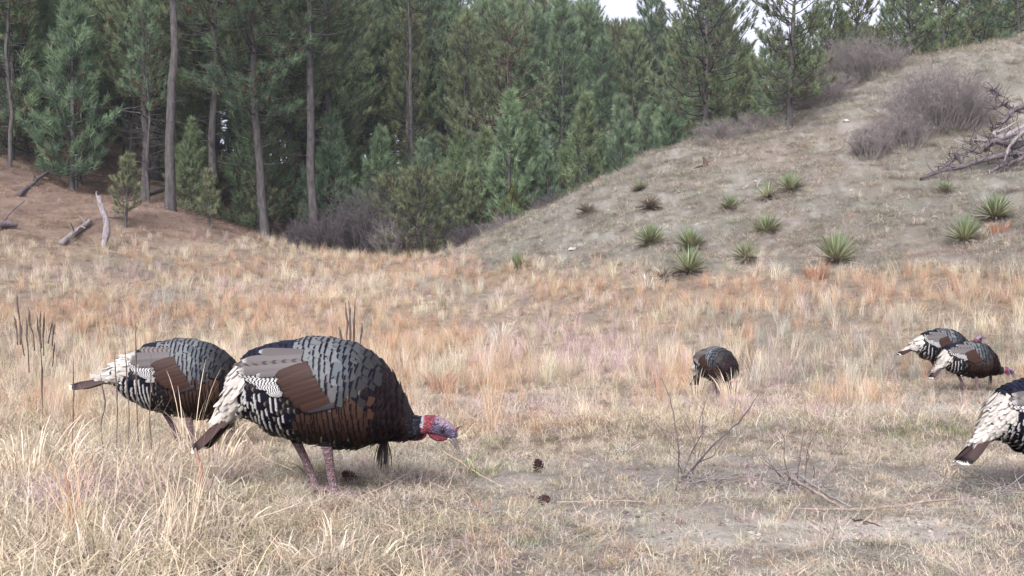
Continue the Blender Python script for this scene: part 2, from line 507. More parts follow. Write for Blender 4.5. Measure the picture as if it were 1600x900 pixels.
# ------------------------------------------------------------------ grass: tufts of real blades, instanced on points
rng = np.random.default_rng(7)
def tuft(n, hmin, hmax, wid, spread, lean, curl, rad, seed, flat=0.0, segs=4, kink=0.0):
    r = np.random.default_rng(seed)
    mb = MB()
    az = r.uniform(0, 2 * math.pi, n)
    h = r.uniform(hmin, hmax, n)
    rr = rad * np.sqrt(r.uniform(0, 1, n)); ra = r.uniform(0, 2 * math.pi, n)
    base = np.c_[rr * np.cos(ra), rr * np.sin(ra), np.full(n, -.015)]
    th = np.abs(r.normal(lean, spread, n))
    fl = r.uniform(0, 1, n) < flat
    th[fl] = r.uniform(1.2, 1.5, fl.sum())
    base[fl, 2] = r.uniform(.0, .05, fl.sum())
    cu = r.normal(curl, abs(curl) * .5 + .1, n)
    cu[fl] *= .35
    tw = r.normal(0, kink, n)
    k = segs + 1
    p = base.copy()
    pts = [p.copy()]
    a = az.copy(); t_ = th.copy()
    for s in range(segs):
        st = h / segs
        d = np.c_[np.sin(t_) * np.cos(a), np.sin(t_) * np.sin(a), np.cos(t_)]
        p = p + d * st[:, None]
        p[:, 2] = np.maximum(p[:, 2], .004)
        pts.append(p.copy())
        t_ = t_ + cu / segs
        a = a + tw / segs
    pts = np.stack(pts, 1)
    sa = az + math.pi / 2 + r.normal(0, .7, n)
    side = np.c_[np.cos(sa), np.sin(sa), np.zeros(n)]
    wv = np.array([.75, 1, .85, .6, .12])[:k] if segs == 4 else np.linspace(1, .12, k)
    W = wid * r.uniform(.6, 1.3, n)[:, None] * wv[None, :]
    L = pts - side[:, None, :] * W[:, :, None] * .5
    Rr = pts + side[:, None, :] * W[:, :, None] * .5
    v = np.stack([L, Rr], 2).reshape(-1, 3)
    i = (np.arange(n)[:, None] * k + np.arange(segs)[None, :]).ravel() * 2
    tip = np.linspace(0, 1, k)[None, :, None] * np.ones((n, 1, 2))
    rn = r.uniform(-.32, .32, n)[:, None, None]
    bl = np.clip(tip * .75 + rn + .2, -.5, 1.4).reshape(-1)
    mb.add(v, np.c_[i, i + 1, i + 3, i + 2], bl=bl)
    return mb.mesh('grass_tuft', M_GRASS)

def scatter_stuff(name, label, cat, protos, x, y, z, rot, scl, col, idx, kind='stuff', group=None):
    coll = bpy.data.collections.new(name + '_tufts')
    for k, me in enumerate(protos):
        ob = bpy.data.objects.new('grass_tuft', me)
        coll.objects.link(ob)
    me = bpy.data.meshes.new(name)
    n = len(x)
    me.vertices.add(n)
    me.vertices.foreach_set('co', np.c_[x, y, z].astype(np.float32).ravel())
    for nm, typ, arr in (('rot', 'FLOAT_VECTOR', rot), ('scl', 'FLOAT_VECTOR', scl), ('tcol', 'FLOAT_VECTOR', col)):
        at = me.attributes.new(nm, typ, 'POINT')
        at.data.foreach_set('vector', np.asarray(arr, np.float32).ravel())
    at = me.attributes.new('idx', 'INT', 'POINT')
    at.data.foreach_set('value', np.asarray(idx, np.int32))
    me.materials.append(M_GRASS)
    o = link(name, me)
    g = bpy.data.node_groups.new(name + '_scatter', 'GeometryNodeTree')
    g.interface.new_socket('Geometry', in_out='INPUT', socket_type='NodeSocketGeometry')
    g.interface.new_socket('Geometry', in_out='OUTPUT', socket_type='NodeSocketGeometry')
    gi, go = g.nodes.new('NodeGroupInput'), g.nodes.new('NodeGroupOutput')
    iop = g.nodes.new('GeometryNodeInstanceOnPoints')
    ci = g.nodes.new('GeometryNodeCollectionInfo')
    ci.inputs['Collection'].default_value = coll
    ci.inputs['Separate Children'].default_value = True
    ci.inputs['Reset Children'].default_value = True
    def na(nm, t):
        x = g.nodes.new('GeometryNodeInputNamedAttribute'); x.data_type = t
        x.inputs['Name'].default_value = nm
        return [s for s in x.outputs if s.enabled and s.name == 'Attribute'][0]
    e2r = g.nodes.new('FunctionNodeEulerToRotation')
    g.links.new(na('rot', 'FLOAT_VECTOR'), e2r.inputs[0])
    g.links.new(gi.outputs[0], iop.inputs['Points'])
    g.links.new(ci.outputs[0], iop.inputs['Instance'])
    iop.inputs['Pick Instance'].default_value = True
    g.links.new(na('idx', 'INT'), iop.inputs['Instance Index'])
    g.links.new(e2r.outputs[0], iop.inputs['Rotation'])
    g.links.new(na('scl', 'FLOAT_VECTOR'), iop.inputs['Scale'])
    g.links.new(iop.outputs[0], go.inputs[0])
    md = o.modifiers.new('scatter', 'NODES')
    md.node_group = g
    tag(o, label, cat, group, kind)
    return o

def frustum_pts(n, d0, d1, p=1.0, over=1.22):
    """points on the ground in view, denser near the lens: per-area density falls as d**-p"""
    u = rng.uniform(0, 1, n)
    e = 2.0 - p
    d = (d0 ** e + u * (d1 ** e - d0 ** e)) ** (1 / e) if abs(e) > 1e-3 else d0 * (d1 / d0) ** u
    x = rng.uniform(-1, 1, n) * (d * .466 * over + .3)
    return x, d

# patches of the field: (photo x, y, radius x, radius y) -> where on the ground each sort of grass grows
ORANGE = ((620, 535, 170, 38), (380, 495, 210, 30), (770, 600, 60, 34), (1190, 468, 290, 30), (1400, 455, 190, 34), (620, 420, 150, 16), (120, 500, 150, 36), (350, 420, 120, 20),
          (1320, 625, 70, 18), (1040, 590, 40, 40), (700, 440, 90, 20), (900, 460, 90, 20), (90, 640, 60, 30), (620, 600, 40, 30), (1520, 450, 80, 28))
PINK = ((900, 500, 110, 36), (960, 555, 150, 44), (1280, 660, 130, 30), (820, 650, 150, 40), (160, 435, 120, 18), (460, 455, 120, 12), (130, 800, 120, 40), (800, 560, 80, 30), (1430, 380, 60, 22), (640, 460, 60, 10), (1180, 640, 80, 30), (240, 620, 80, 24))
GREY = ((1260, 545, 240, 30), (1230, 505, 180, 20), (1480, 560, 150, 44), (700, 452, 60, 12), (190, 415, 90, 12), (1480, 640, 130, 40), (760, 470, 70, 14), (650, 730, 130, 26), (1270, 590, 110, 24), (280, 470, 50, 16), (1190, 700, 80, 30))
GREEN = ((660, 720, 130, 24), (560, 700, 80, 18), (1000, 720, 90, 14), (1450, 690, 160, 30), (800, 830, 200, 26), (1250, 680, 120, 22), (60, 640, 60, 20), (780, 700, 40, 14))
def patch(px, py, lst, n):
    m = np.zeros_like(px)
    for (bx, by, rx, ry) in lst:
        m = np.maximum(m, 1 - sstep(.45, 1.25, np.hypot((px - bx) / rx, (py - by) / ry) + n))
    return m

def palette(cols, n):
    c = np.array(cols)[rng.integers(0, len(cols), n)]
    return c * rng.uniform(.72, 1.2, n)[:, None] * (1 + rng.normal(0, .03, (n, 3)))
STRAW = ((.60, .51, .37), (.55, .46, .33), (.65, .57, .44), (.51, .43, .31), (.58, .52, .38))
PINKC = ((.58, .44, .40), (.52, .40, .38), (.62, .50, .46), (.47, .36, .34))
ORNG = ((.53, .35, .225), (.50, .33, .215), (.57, .42, .28), (.47, .31, .205), (.59, .46, .32))
GREYC = ((.42, .38, .30), (.36, .33, .27), (.47, .43, .35), (.37, .36, .27))
GREENC = ((.22, .24, .12), (.27, .28, .15), (.19, .21, .13), (.33, .32, .18))
BROWN = ((.22, .15, .11), (.27, .19, .15), (.17, .12, .10))

def build_grass():
    # --- near and middle field
    fine = [tuft(30, .05, .17, .0034, .45, .35, 1.5, .075, 100 + k, .25, kink=1.4) for k in range(7)]
    curly = [tuft(28, .09, .24, .0038, .4, .3, 2.4, .07, 120 + k, .18, kink=1.8) for k in range(7)]
    litter = [tuft(22, .08, .26, .0034, .2, 1.1, .4, .12, 140 + k, .9, kink=.8) for k in range(6)]
    upright = [tuft(32, .22, .52, .0032, .13, .1, .35, .06, 160 + k, .0, kink=.5) for k in range(6)]
    arching = [tuft(15, .28, .5, .0034, .22, .2, 1.7, .05, 180 + k, .05, segs=6, kink=.6) for k in range(5)]
    short = [tuft(26, .03, .10, .0034, .5, .4, .8, .05, 200 + k, .1) for k in range(5)]
    chips = [tuft(26, .012, .05, .006, .1, 1.4, .0, .10, 220 + k, 1.0, segs=2, kink=.2) for k in range(4)]
    protos = fine + curly + litter + upright + arching + short + chips
    # collection children come out in name order: give them sortable names through zero padded suffixes
    off = dict(fine=(0, 7), curly=(7, 7), litter=(14, 6), upright=(20, 6), arching=(26, 5), short=(31, 5), chips=(36, 4))
    def put(name, label, n, d0, d1, p, kinds, colfn, maskfn, smin=.7, smax=1.25, zs=None, tall=1.0):
        x, y = frustum_pts(n, d0, d1, p)
        z, px, py, hill, forest, bare = zones(x, y)
        nn = (fbm(x, y, .8, 41) - .5) * .9
        keep = rng.uniform(0, 1, n) < np.clip(maskfn(px, py, hill, forest, bare, nn, x, y), 0, 1)
        x, y, px, py, hill, forest, bare, nn = (a[keep] for a in (x, y, px, py, hill, forest, bare, nn))
        m = len(x)
        z = H(x, y)
        kd = np.array([off[k][0] for k in kinds]); kn = np.array([off[k][1] for k in kinds])
        ki = rng.integers(0, len(kinds), m)
        idx = kd[ki] + rng.integers(0, 1000, m) % kn[ki]
        rot = np.c_[rng.normal(0, .10, (m, 2)), rng.uniform(0, 2 * math.pi, m)]
        s = rng.uniform(smin, smax, m)
        low = 1 - (.30 + .2 * sstep(640, 820, px)) * sstep(330, 450, px) * sstep(672, 700, py)           # trampled short round the track
        low = low * (1 - .6 * patch(px, py, ((530, 772, 80, 16), (1118, 606, 26, 10)), nn * .3))
        s = s * low
        far = 1 + .35 * sstep(10, 40, y)                     # coarser blades far off keep their tone
        scl = np.c_[s * far, s * far, s * tall * rng.uniform(.8, 1.2, m)]
        return scatter_stuff(name, label, 'grass', protos, x, y, z, rot, scl, np.clip(colfn(m, px, py, nn, x, y), .01, .9), idx)

    def field_col(m, px, py, nn, x, y):
        c = palette(STRAW, m)
        for lst, pal, k in ((ORANGE, ORNG, .9), (PINK, PINKC, .5), (GREY, GREYC + ((.50, .48, .42), (.46, .45, .38)), .95), (GREEN, GREENC, .4)):
            q = patch(px, py, lst, nn) * k > rng.uniform(0, 1, m)
            c[q] = palette(pal, q.sum())
        q = rng.uniform(0, 1, m) < .06
        c[q] = palette(BROWN, q.sum())
        wide = fbm(x, y, 1.6, 55)
        q = (wide > .56) & (rng.uniform(0, 1, m) < .22)
        c[q] = palette(PINKC, q.sum())
        q = (wide < .42) & (rng.uniform(0, 1, m) < .28)
        c[q] = palette(ORNG, q.sum())
        return c * (.76 + .36 * fbm(x, y, .9, 57))[:, None]
    left = lambda px, py: sstep(520, 160, px) * sstep(470, 560, py)
    field = lambda hill, forest: (1 - hill) * (1 - forest)
    put('dry_grass', 'matted straw coloured dry grass covering the valley floor', 15000, 2.1, 18, 1.15, ('fine', 'fine', 'curly', 'litter', 'short'), field_col,
        lambda px, py, h, f, b, n, x, y: field(h, f) * (1 - .93 * b) * np.where((py > 740) & (px > 620), .55, 1) * (.6 + .9 * fbm(x, y, .5, 61)), .6, 1.15)
    put('curly_grass', 'tangled pale curling grass in the left foreground', 2600, 2.1, 9, .9, ('curly', 'arching', 'fine'), field_col,
        lambda px, py, h, f, b, n, x, y: np.maximum(sstep(480, 60, px) * sstep(560, 640, py), .16 * (py < 720)) * (1 - b) * sstep(.35, .55, fbm(x, y, .6, 63)), .7, 1.1)
    put('short_green_grass', 'short green grey grass round the feeding turkeys', 3000, 2.4, 9, 1, ('short', 'short', 'fine'),
        lambda m, px, py, nn, x, y: palette(GREENC + GREYC[:2] + STRAW[:1], m),
        lambda px, py, h, f, b, n, x, y: np.clip(patch(px, py, GREEN, n) + .12, 0, 1) * (1 - .85 * b), .7, 1.3)
    put('track_litter', 'short worn grass, straw bits and bark chips on the pale track', 9000, 2.3, 6.2, .8, ('litter', 'short', 'chips', 'chips', 'fine'),
        lambda m, px, py, nn, x, y: palette(STRAW + PINKC[:2] + GREYC + GREYC + BROWN[:1] + ((.42, .42, .33), (.50, .48, .40)), m) * (.85 + .3 * fbm(x, y, .4, 58))[:, None],
        lambda px, py, h, f, b, n, x, y: sstep(370, 480, px) * (py > 690) * (1 - .45 * b) * (.35 + .9 * fbm(x, y, .35, 62)), .6, 1.15)
    put('bluestem_grass', 'rust orange bunch grass standing in patches across the field', 11000, 5.5, 34, .6, ('upright', 'upright', 'curly'),
        lambda m, px, py, nn, x, y: np.where(rng.uniform(0, 1, (m, 1)) < .72, palette(ORNG, m), palette(STRAW, m)) * (.74 + .3 * fbm(x, y, 1.1, 71))[:, None],
        lambda px, py, h, f, b, n, x, y: (1 - f) * (1 - .85 * h) * patch(px, py, ORANGE, n * 1.4) * sstep(.30, .6, fbm(x, y, 1.2, 73)), .55, 1.0, tall=.85)
    put('field_grass', 'dry grass of mixed straw and pink tones up the valley', 36000, 15, 56, .45, ('fine', 'curly', 'curly', 'upright'), field_col,
        lambda px, py, h, f, b, n, x, y: field(h, f) * (.65 + fbm(x, y, 1.4, 81)), .8, 1.4, tall=.8)
    put('tall_straw_grass', 'sparse tall straw stems standing above the matted grass', 1500, 2.6, 24, .9, ('arching', 'upright'),
        lambda m, px, py, nn, x, y: palette(STRAW + ORNG[:2], m),
        lambda px, py, h, f, b, n, x, y: field(h, f) * (1 - b) * np.where((py > 690) & (px > 380), .0, .36) * sstep(.42, .6, fbm(x, y, 1.5, 83)) + .5 * sstep(140, 30, px) * sstep(500, 560, py) * (py < 690), .6, 1.1)
    put('hill_grass', 'thin grey grass tufts covering the bare hillside', 48000, 19, 52, .2, ('fine', 'short', 'fine', 'litter'),
        lambda m, px, py, nn, x, y: np.where(rng.uniform(0, 1, (m, 1)) < .8, palette(GREYC, m), np.where(rng.uniform(0, 1, (m, 1)) < .5, palette(PINKC, m), palette(STRAW, m))) * rng.uniform(.55, 1.25, (m, 1)),
        lambda px, py, h, f, b, n, x, y: h * (.25 + 1.0 * sstep(.38, .62, fbm(x, y, .8, 93))), 1.0, 2.3)
    put('hill_straw', 'pale straw tufts standing on the lower hillside', 9000, 20, 46, .3, ('curly', 'fine', 'upright'), lambda m, px, py, nn, x, y: palette(STRAW + GREYC[:2], m) * .85,
        lambda px, py, h, f, b, n, x, y: h * (.10 + .55 * sstep(330, 420, py)) * sstep(.42, .6, fbm(x, y, 1.1, 97)), .5, 1.0, tall=.7)
    put('red_hill_grass', 'reddish dry grass patches on the hillside below the grey shrubs', 6000, 20, 48, .3, ('fine', 'curly'),
        lambda m, px, py, nn, x, y: palette(((.42, .25, .19), (.46, .30, .25), (.40, .27, .22)), m),
        lambda px, py, h, f, b, n, x, y: h * patch(px, py, ((1240, 215, 80, 22), (1180, 235, 60, 12), (1560, 70, 70, 18), (1340, 345, 40, 14), (1380, 285, 30, 12), (1300, 270, 22, 8), (1450, 395, 70, 18), (1280, 415, 30, 22), (740, 385, 40, 14), (1560, 330, 24, 20)), n), .8, 1.3)
    put('litter_tufts', 'brown needle litter and thin grass on the forest floor', 22000, 31, 60, .3, ('litter', 'short', 'litter', 'fine'),
        lambda m, px, py, nn, x, y: palette(((.30, .20, .15), (.36, .25, .19), (.22, .15, .12), (.42, .31, .23), (.50, .40, .29)), m),
        lambda px, py, h, f, b, n, x, y: f * sstep(600, 520, px) * .8, 1.0, 2.2)
build_grass()

def build_crumbs():
    protos = []
    for k in range(5):
        r = np.random.default_rng(250 + k)
        mb = MB()
        m, n = 6, 4
        th = np.arange(m) * 2 * math.pi / m; ph = np.linspace(-1.1, 1.1, n)
        T, Q = np.meshgrid(ph, th, indexing='ij')
        rr = .01 * (1 + r.normal(0, .2, T.shape))
        v = np.stack([rr * np.cos(T) * np.cos(Q) * 1.3, rr * np.cos(T) * np.sin(Q), rr * np.sin(T) * .6], -1).reshape(-1, 3)
        i = np.arange(n - 1)[:, None] * m; j = np.arange(m)[None, :]; j2 = (j + 1) % m
        q = np.stack([i + j, i + j2, i + m + j2, i + m + j], -1).reshape(-1, 4)
        v = np.concatenate([v, [[0, 0, .007]]])
        cap = np.array([((n - 1) * m + k2, (n - 1) * m + (k2 + 1) % m, n * m) for k2 in range(m)])
        mb.add(v, q, cap, bl=np.full(len(v), .5))
        protos.append(mb.mesh('soil_crumb', M_GRASS))
    n = 14000
    x, y = frustum_pts(n, 2.3, 6.0, .8)
    z, px, py, hill, forest, bare = zones(x, y)
    keep = rng.uniform(0, 1, n) < sstep(360, 520, px) * (.10 + .45 * bare)
    x, y = x[keep], y[keep]
    m = len(x)
    s = np.exp(rng.normal(-.9, .5, m))
    col = palette(((.40, .37, .32), (.30, .27, .24), (.46, .43, .38), (.14, .11, .10), (.20, .16, .14)), m)
    scatter_stuff('soil_crumbs', 'crumbs of soil, pebbles and bark on the pale worn track', 'soil', protos, x, y, H(x, y) + .001, np.c_[rng.normal(0, .3, (m, 2)), rng.uniform(0, 6.28, m)], np.c_[s, s, s], col, rng.integers(0, 5, m))
build_crumbs()
# ------------------------------------------------------------------ pines: tapered trunk, limbs, needle tufts at the branch ends
def unit(v): return v / (np.linalg.norm(v, axis=-1, keepdims=True) + 1e-9)
def needle_tufts(mb, cen, axis, ln, tint, r, K=20, wid=.021, spread=.95):
    """K needle slivers round every twig end; up-swept brushes"""
    n = len(cen)
    axis = unit(axis)
    d = axis[:, None, :] + r.normal(0, spread * .52, (n, K, 3))
    d = unit(d)
    L = ln[:, None] * r.uniform(.7, 1.15, (n, K))
    st = cen[:, None, :] + axis[:, None, :] * (r.uniform(-.75, .25, (n, K)) * ln[:, None])[..., None]
    sd = unit(np.cross(d, r.normal(0, 1, (n, K, 3))))
    a = st + sd * wid * .5
    b = st - sd * wid * .5
    c = st + d * L[..., None]
    v = np.stack([a, b, c], 2).reshape(-1, 3)
    tt = np.repeat(tint, K * 3)
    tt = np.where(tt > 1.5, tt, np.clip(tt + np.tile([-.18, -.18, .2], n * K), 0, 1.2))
    mb.add(v, t=np.arange(n * K * 3).reshape(-1, 3), tint=tt)

def pine_meshes(seed, h, r0, c0, width, shape='tall', dens=1.0, dead=0.05, lean=0.0, whorl=.42, needle=.27, K=32, stubs=8):
    """returns trunk, branches, foliage meshes. c0: crown start (share of height), width: crown radius"""
    r = np.random.default_rng(seed)
    T, B, F = MB(), MB(), MB()
    k = 14
    t = np.linspace(0, 1, k)
    wob = np.cumsum(r.normal(0, .016, (k, 2)), 0) * h * .30
    pts = np.c_[wob[:, 0] + lean * h * t ** 1.3, wob[:, 1], t * h - .25]
    pts[0, :2] = 0
    rad = r0 * (1 - t) ** .75 + .012
    rad[0] *= 1.25
    add_tube(T, pts, rad, 8)
    def trunk_at(z): return np.array([np.interp(z, pts[:, 2], pts[:, i]) for i in range(3)])
    cen, axs, lns, tns = [], [], [], []
    z = h * c0
    while z < h * .985:
        f = max(0.0, (z / h - c0) / (1 - c0))
        if shape == 'young': Rr = width * (1 - f) ** .8 * (.75 + .25 * min(1, f * 6))
        elif shape == 'broad': Rr = width * math.sqrt(max(.02, 1 - (f * .96) ** 2.2)) * (.8 + .2 * min(1, f * 4))
        else: Rr = width * (1 - f ** 3.0) ** .75 * (.72 + .28 * min(1, f * 4)) * r.uniform(.75, 1.15) + .2
        nb = max(3, int(r.normal(5.0 * dens, .8)))
        a0 = r.uniform(0, 6.28)
        for i in range(nb):
            if r.uniform() < .10: continue
            az = a0 + i * 6.28 / nb + r.normal(0, .25)
            L = Rr * r.uniform(.65, 1.15) + .12
            el = .95 * f + (.10 if shape != 'young' else .38) + r.normal(0, .12)
            p0 = trunk_at(z + r.uniform(-.1, .1))
            dh = np.array([math.cos(az), math.sin(az), 0])
            p1 = p0 + dh * L * math.cos(el) + np.array([0, 0, L * math.sin(el)])
            bend = np.array([0, 0, -L * .10 + (.0 if f > .5 else -.03 * L)])
            bp = curve(p0, p1, bend, 6)
            bare_lower = f < .12 and r.uniform() < .5 and shape == 'tall'
            add_tube(B, bp, np.linspace(max(.010, min(.05, .014 * L + .008)), .006, 6), 4)
            if bare_lower: continue
            nt_ = max(3, int(L * 5.0 * dens + 2))
            for j in range(nt_):
                s = 1 - (j + r.uniform(0, .8)) / nt_ * (.78 if L > .7 else .95)
                c = np.array([np.interp(s, np.linspace(0, 1, 6), bp[:, q]) for q in range(3)])
                side = np.cross(dh, [0, 0, 1.0]) * r.choice([-1, 1])
                off = (1 - s) * L * r.uniform(.15, .5) + r.uniform(.0, .1)
                if j == 0: off = 0
                e = c + side * off + np.array([0, 0, off * .35 + r.uniform(-.03, .10)]) + dh * off * .5
                if off > .12: add_tube(B, np.stack([c, (c + e) / 2 - [0, 0, .02], e]), [.008, .006, .004], 3)
                cen.append(e)
                axs.append(dh * .55 + side * .25 * (off > 0) + np.array([0, 0, .75 + .5 * r.uniform()]))
                lns.append(needle * r.uniform(.8, 1.2))
                tt = r.uniform(0, 1) ** 1.1
                if r.uniform() < dead * (2.0 if f < .3 else .6): tt = 2.0
                tns.append(tt)
        z += whorl * r.uniform(.75, 1.25) * (1 - .35 * f)
    top = trunk_at(h - .25)
    for q in range(3):
        cen.append(top + r.normal(0, .05, 3) - [0, 0, .12 * q]); axs.append(np.array([r.normal(0, .1), r.normal(0, .1), 1])); lns.append(needle); tns.append(.8)
    # dead stubs on the bare trunk below the crown
    for i in range(stubs):
        zz = h * c0 * r.uniform(.25, 1.0)
        p0 = trunk_at(zz); az = r.uniform(0, 6.28); L = r.uniform(.3, 1.5)
        p1 = p0 + np.array([math.cos(az) * L, math.sin(az) * L, r.uniform(-.25, .3) * L])
        bp = curve(p0, p1, [0, 0, r.uniform(-.1, .12) * L], 5)
        add_tube(B, bp, np.linspace(.020, .005, 5), 4)
        for q in range(3):
            s = bp[r.integers(2, 5)]
            add_tube(B, np.stack([s, s + r.normal(0, .16, 3), s + r.normal(0, .3, 3)]), [.007, .005, .003], 3)
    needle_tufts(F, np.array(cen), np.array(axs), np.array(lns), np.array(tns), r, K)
    return T, B, F

def make_pine(name, label, group, seed, bark=None, color=(.1, .13, .085), **k):
    T, B, F = pine_meshes(seed, **k)
    bark = bark or M_BARK
    t = empty(name)
    tag(t, label, 'tree', group)
    link('trunk', T.mesh('trunk', bark), t)
    link('branches', B.mesh('branches', bark), t)['kind'] = 'stuff'
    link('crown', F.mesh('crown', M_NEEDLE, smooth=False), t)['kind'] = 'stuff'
    for o in t.children: o.color = tuple(color) + (1,)
    return t

def set_pine(t, x, y, z, rz, s, color, label=None, group=None, sz=None):
    t.location = (x, y, z)
    t.rotation_euler = (rng.normal(0, .015), rng.normal(0, .015), rz)
    t.scale = (s, s, (sz or 1) * s)
    for o in t.children: o.color = tuple(color) + (1,)
    if label: t['label'] = label
    if group: t['group'] = group

GREEN_F = ((.148, .212, .134), (.160, .216, .128), (.134, .200, .134), (.170, .220, .134), (.146, .204, .146))
OLIVE_F = ((.158, .190, .100), (.150, .178, .104), (.168, .185, .104))
BROWN_F = ((.150, .175, .110), (.150, .160, .100))
def pick(l): return np.array(l[rng.integers(0, len(l))]) * rng.uniform(.85, 1.15)

class Stock:
    """prototypes of one kind: the first use places the original, later uses copy it with its parts"""
    def __init__(s, mk, n): s.p = [mk(i) for i in range(n)]; s.used = [False] * n
    def take(s, i=None):
        i = rng.integers(0, len(s.p)) if i is None else i % len(s.p)
        if not s.used[i]: s.used[i] = True; return s.p[i]
        return copy_tree(s.p[i])

def build_trees():
    TALL_L = 'tall green pine standing in the dense forest behind the field'
    YOUNG_L = 'young bushy green pine in the thicket at the forest edge'
    tall = Stock(lambda i: make_pine('pine_tree', TALL_L, 'tall pines of the dense forest', 300 + i, h=13.5, r0=.17, c0=(.14, .26, .18, .34, .22)[i], width=(2.5, 2.2, 2.8, 2.4, 2.1)[i], dens=.95, stubs=14), 5)
    young = Stock(lambda i: make_pine('young_pine', YOUNG_L, 'young pines at the forest edge', 320 + i, h=5.5, r0=.075, c0=(.06, .10, .05, .08)[i], width=(1.6, 1.45, 1.8, 1.5)[i], shape='young', dens=1.1, whorl=.34, needle=.25, stubs=2), 4)
    pole = Stock(lambda i: make_pine('slender_pine', 'slender bare trunked pine inside the dark forest', 'slender pines inside the forest', 340 + i, h=10.5, r0=.085, c0=(.5, .6)[i], width=1.15, dens=.8, dead=.15, stubs=26), 2)
    # --- pines one can point to
    def one(name, label, px, d, rz, seed, py=None, **k):
        col = k.pop('color', (.1, .14, .085)); bark = k.pop('bark', None)
        x, y, z = at_d(px, d)
        t = make_pine(name, label, None, seed, bark=bark, **k)
        set_pine(t, x, y, z - .05, rz, 1.0, col)
        return t
    one('pine_tree', 'thick straight pale barked pine trunk at the left forest edge with bare lower bole', 266, 43, .4, 401, h=17, r0=.21, c0=.52, width=2.2, stubs=16)
    one('pine_tree', 'tall thick pine trunk rising left of centre from dark brush', 492, 49, 1.4, 402, h=18, r0=.22, c0=.50, width=2.3, stubs=14)
    one('pine_tree', 'tall pine trunk with pale dead side branches just right of the thick centre trunk', 517, 56, 2.0, 403, h=18, r0=.21, c0=.62, width=2.2, stubs=22)
    one('pine_tree', 'thin dark dead looking pine trunk with bare side branches right of centre', 645, 55, .2, 404, h=17, r0=.16, c0=.72, width=1.6, stubs=34)
    one('pine_tree', 'leaning red barked pine with open spreading crown above the young pines', 762, 53, .15, 405, h=12.5, r0=.22, c0=.45, width=2.9, shape='broad', dens=.85, lean=.10, bark=M_BARKRED, whorl=.55, needle=.22, color=(.15, .185, .115))
    one('hillside_pine', 'broad bushy pine with visible dark limbs on the crest of the hill', 1100, 42.5, .8, 406, h=7.6, r0=.15, c0=.10, width=2.6, shape='broad', dens=1.05, dead=.03, whorl=.42, needle=.2, color=(.145, .180, .115))
    one('hillside_pine', 'smaller leaning pine with bare lower trunk on the hillside left of grey shrubs', 1233, 38.5, 2.1, 407, h=5.8, r0=.125, c0=.20, width=1.75, shape='broad', dens=1.15, lean=-.07, whorl=.4, needle=.2, color=(.14, .180, .110))
    crest = ((1290, 50, 6.8, 'pine with sky showing through it behind the upper grey shrub', .105), (1345, 50, 6.6, 'yellow green pine directly above the upper grey shrub on the crest', .1),
             (1425, 49, 5.2, 'olive tinted bushy pine on the crest right of the upper grey shrub', .08), (1475, 50, 6.4, 'crest pine standing between two olive pines at upper right', .08), (1530, 50, 5.0, 'low spreading pine on the hill crest near the right corner', .08), (1592, 50, 5.4, 'pine with dark trunk on the crest in the upper right corner', .15))
    for i, (px, d, h, lab, c0) in enumerate(crest):
        one('crest_pine', lab, px, d, i * 1.1, 420 + i, h=h, r0=.12, c0=c0, width=2.3, shape='broad', dens=1.05, whorl=.45, needle=.2, color=tuple(pick(OLIVE_F)) if i % 2 else tuple(pick(GREEN_F)))
    for i, (px, py, d, h, wd, lab) in enumerate(((196, 356, 40, 2.7, .75, 'small young pine on the needle slope beside the bent grey log'), (326, 356, 41, 2.2, .62, 'small young pine right of the thick pale trunk'),
                                                 (415, 372, 45.5, 4.2, 1.1, 'young pine in shade at the foot of the left slope'), (118, 300, 46, 3.8, 1.0, 'young pine behind the broken pale snag'), (40, 250, 49.5, 4.6, 1.2, 'young pine at the left edge of the forest'))):
        x, y, z = hit(px, py)
        t = make_pine('small_pine', lab, None, 440 + i, h=h, r0=.045 + .01 * i, c0=.24, width=wd, shape='young', dens=1.0, whorl=.3, needle=.17, dead=.02, stubs=3)
        set_pine(t, x, y, z - .03, i, 1.0, (.17, .19, .12))
    for i, (px, d, h, lab) in enumerate(((655, 47.0, 3.7, 'low rounded brownish pine in the brush at the valley bottom'), (702, 47.6, 3.4, 'brown tinged pine right of the rounded one in the valley bottom'), (612, 48.4, 3.4, 'brownish pine left of the rounded one beside bare brush'))):
        one('brownish_pine', lab, px, d, i, 460 + i, h=h, r0=.07, c0=.05, width=1.6, shape='broad', dens=1.1, dead=.09, whorl=.36, needle=.19, color=tuple(pick(BROWN_F)))
    one('young_pine', 'bright yellow green young pine at the shady foot of the hill', 800, 47, 0, 470, h=2.9, r0=.06, c0=.05, width=1.15, shape='young', dens=1.1, color=(.20, .215, .095))
    # --- young pine thicket in the draw
    pts = []
    def ok(x, y, s):
        for (a, b, q) in pts:
            if (a - x) ** 2 + (b - y) ** 2 < ((s + q) * .5) ** 2: return False
        pts.append((x, y, s)); return True
    for px, d in ((266, 43), (492, 49), (517, 56), (645, 55), (762, 53), (1100, 42.5), (655, 47.5)): pts.append(((px - CX) / FPX * d, d, 1.6))
    n = 0
    for _ in range(4000):
        px, d = rng.uniform(540, 1180), 45.5 + 22 * rng.uniform(0, 1) ** 1.2
        if px < 735 and d < 51: continue
        x = (px - CX) / FPX * d
        z = Hs(x, d)
        _, _, _, hill, _, _ = zones(np.array([x]), np.array([d]))
        if hill[0] > .4 and d < 47: continue
        if not ok(x, d, 1.5): continue
        t = young.take()
        s = rng.uniform(.75, 1.35)
        set_pine(t, x, d, z - .1, rng.uniform(0, 6.28), s, pick(GREEN_F) * (1.05 if d < 55 else 1), YOUNG_L, 'young pines at the forest edge')
        n += 1
        if n >= 120: break
    # --- the dense forest
    n = 0
